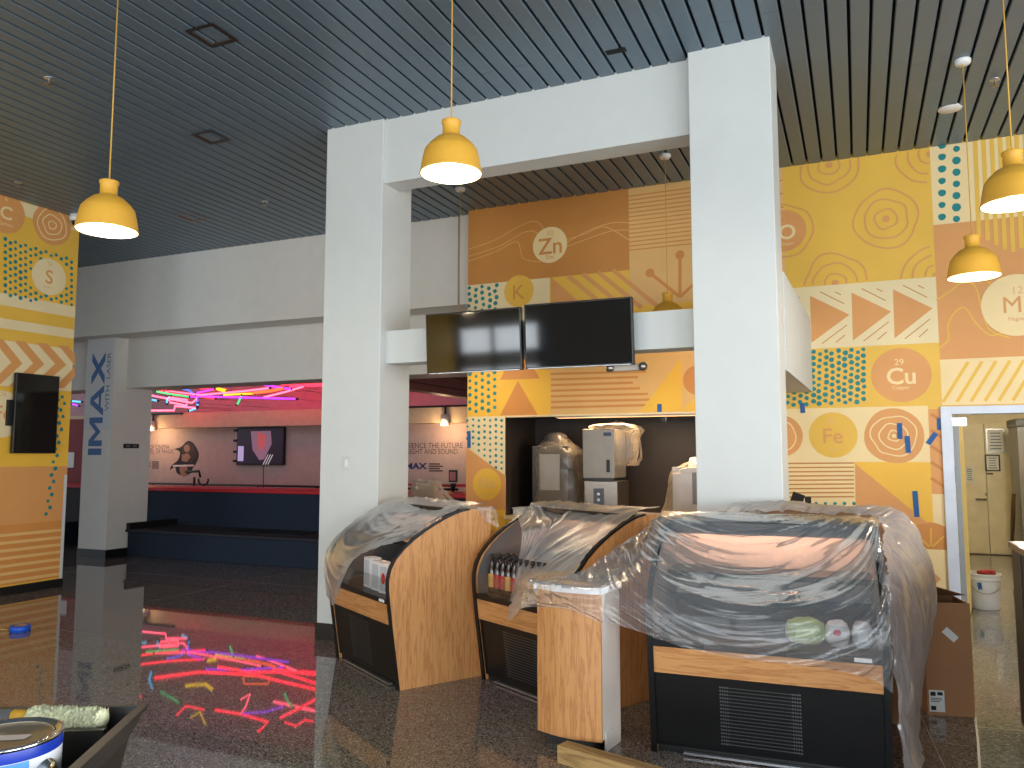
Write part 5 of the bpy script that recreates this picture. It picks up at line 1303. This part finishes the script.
# tray
tray = thing('paint_tray', 'deep black plastic paint tray holding the paint can', 'paint tray', (0, 0, 0))
zr = TZ+.155
c_far_r, c_far_l = place(150, 703, zr), place(-120, 710, zr)
c_near_r = place(80, 768, zr); near_dir = (c_near_r-c_far_r)
c_near_r = c_far_r+near_dir.normalized()*.46; c_near_l = c_far_l+near_dir.normalized()*.46
TR = mat('tray_black', (34, 30, 27), .4, var=.15)
cen = (c_far_r+c_far_l+c_near_r+c_near_l)/4
def shrink(p, k, z): q = p+(Vector((cen.x, cen.y, p.z))-p).normalized()*k; return Vector((q.x, q.y, z))
top = [c_far_l, c_far_r, c_near_r, c_near_l]
bm = bmesh.new()
levels = [[shrink(p, .006, zr-.012) for p in top], [Vector((p.x, p.y, zr)) for p in top], [shrink(p, .026, zr) for p in top], [shrink(p, .032, zr-.012) for p in top], [shrink(p, .07, TZ+.012) for p in top]]
outer = [[shrink(p, .012, zr-.014) for p in top], [shrink(p, .04, zr-.06) for p in top], [shrink(p, .062, TZ) for p in top]]
vv = [[bm.verts.new(p) for p in l_] for l_ in outer[::-1]+levels]
for a_, b_ in zip(vv, vv[1:]):
    for j in range(4): bm.faces.new((a_[j], a_[(j+1) % 4], b_[(j+1) % 4], b_[j]))
bm.faces.new(vv[0][::-1]); bm.faces.new(vv[-1])
bm_obj('tray_shell', bm, TR, tray)
# divider ledge across the tray
t1 = c_far_r.lerp(c_near_r, .235); t0_ = c_far_l.lerp(c_near_l, .235)
t1 = t1+(t0_-t1).normalized()*.045; t0_ = t0_+(t1-t0_).normalized()*.045
nn = near_dir.normalized()
bm = bmesh.new()
vsd = [bm.verts.new(Vector((p.x, p.y, z))+nn*k) for z, k in ((zr-.012, 0), (zr-.012, .012), (TZ+.014, .03), (TZ+.014, 0)) for p in (t0_, t1)]
for a_, b_ in ((0, 2), (2, 4), (4, 6), (6, 0)): bm.faces.new((vsd[a_], vsd[a_+1], vsd[b_+1], vsd[b_]))
bm_obj('divider', bm, TR, tray)
# fuzzy roller resting in the tray
r0, r1 = onz(28, 716, zr-.005), onz(106, 718, zr-.005)
ro = thing('roller_cover', 'fluffy pale green roller sleeve resting in the tray', 'paint roller', (0, 0, 0))
ax = (r1-r0); bm = bmesh.new(); NN, MM = 150, 56
e1_ = ax.normalized(); e2_ = Vector((0, 0, 1)); e3_ = e1_.cross(e2_)
ringv = []
for i in range(NN+1):
    s = i/NN; taper = min(1, (min(s, 1-s)*14+.25)); rr = []
    for j in range(MM):
        a = 2*math.pi*j/MM; q = Vector((s*22, math.cos(a)*3.2, math.sin(a)*3.2))
        r_ = .021*math.sqrt(taper)*(1+.25*noise.noise(q*1.5)+.34*noise.noise(q*5.5))
        rr.append(bm.verts.new(r0+ax*s+e2_*(r_*math.sin(a)-.004)+e3_*(r_*math.cos(a))))
    ringv.append(rr)
for a_, b_ in zip(ringv, ringv[1:]):
    for j in range(MM): bm.faces.new((a_[j], a_[(j+1) % MM], b_[(j+1) % MM], b_[j]))
bm.faces.new(ringv[0][::-1]); bm.faces.new(ringv[-1])
bm_obj('nap', bm, mat('roller_nap', (226, 226, 186), .95, var=.2, scale=55), ro, True)
tube('core', [r0-e1_*.03, r0+e1_*.01], .012, mat('core_yellow', (214, 160, 40), .6), ro)
# tape roll on the floor
q = onz(20, 631)
tr_ = thing('tape_roll', 'roll of blue tape lying on the dark floor', 'tape roll', (q.x, q.y, 0), .4)
lathe('tape_winding', [(.055, 0), (.085, 0), (.085, .05), (.055, .05), (.055, 0)], mat('tape_roll_blue', (20, 80, 190), .5), tr_, 28); lathe('core', [(.050, 0), (.055, 0), (.055, .05), (.050, .05), (.050, 0)], CARD, tr_, 24)
st_ = thing('reflection_streak', 'thin yellow reflection stick lying beside the blue tape roll', 'streak', (q.x-.55, q.y-.05, 0), .1)  # yellow line of floor reflection built as a thin solid strip
box('streak', (-.3, -.015, 0), (.42, .015, .008), mat('streak_yellow', (200, 160, 90), .7), st_, .002); raw('darker_tip', [(.33, -.0152, .0085), (.42, -.0152, .0085), (.42, .0152, .0085), (.33, .0152, .0085)], [(0, 1, 2, 3)], mat('streak_dark', (170, 120, 60), .7), st_)
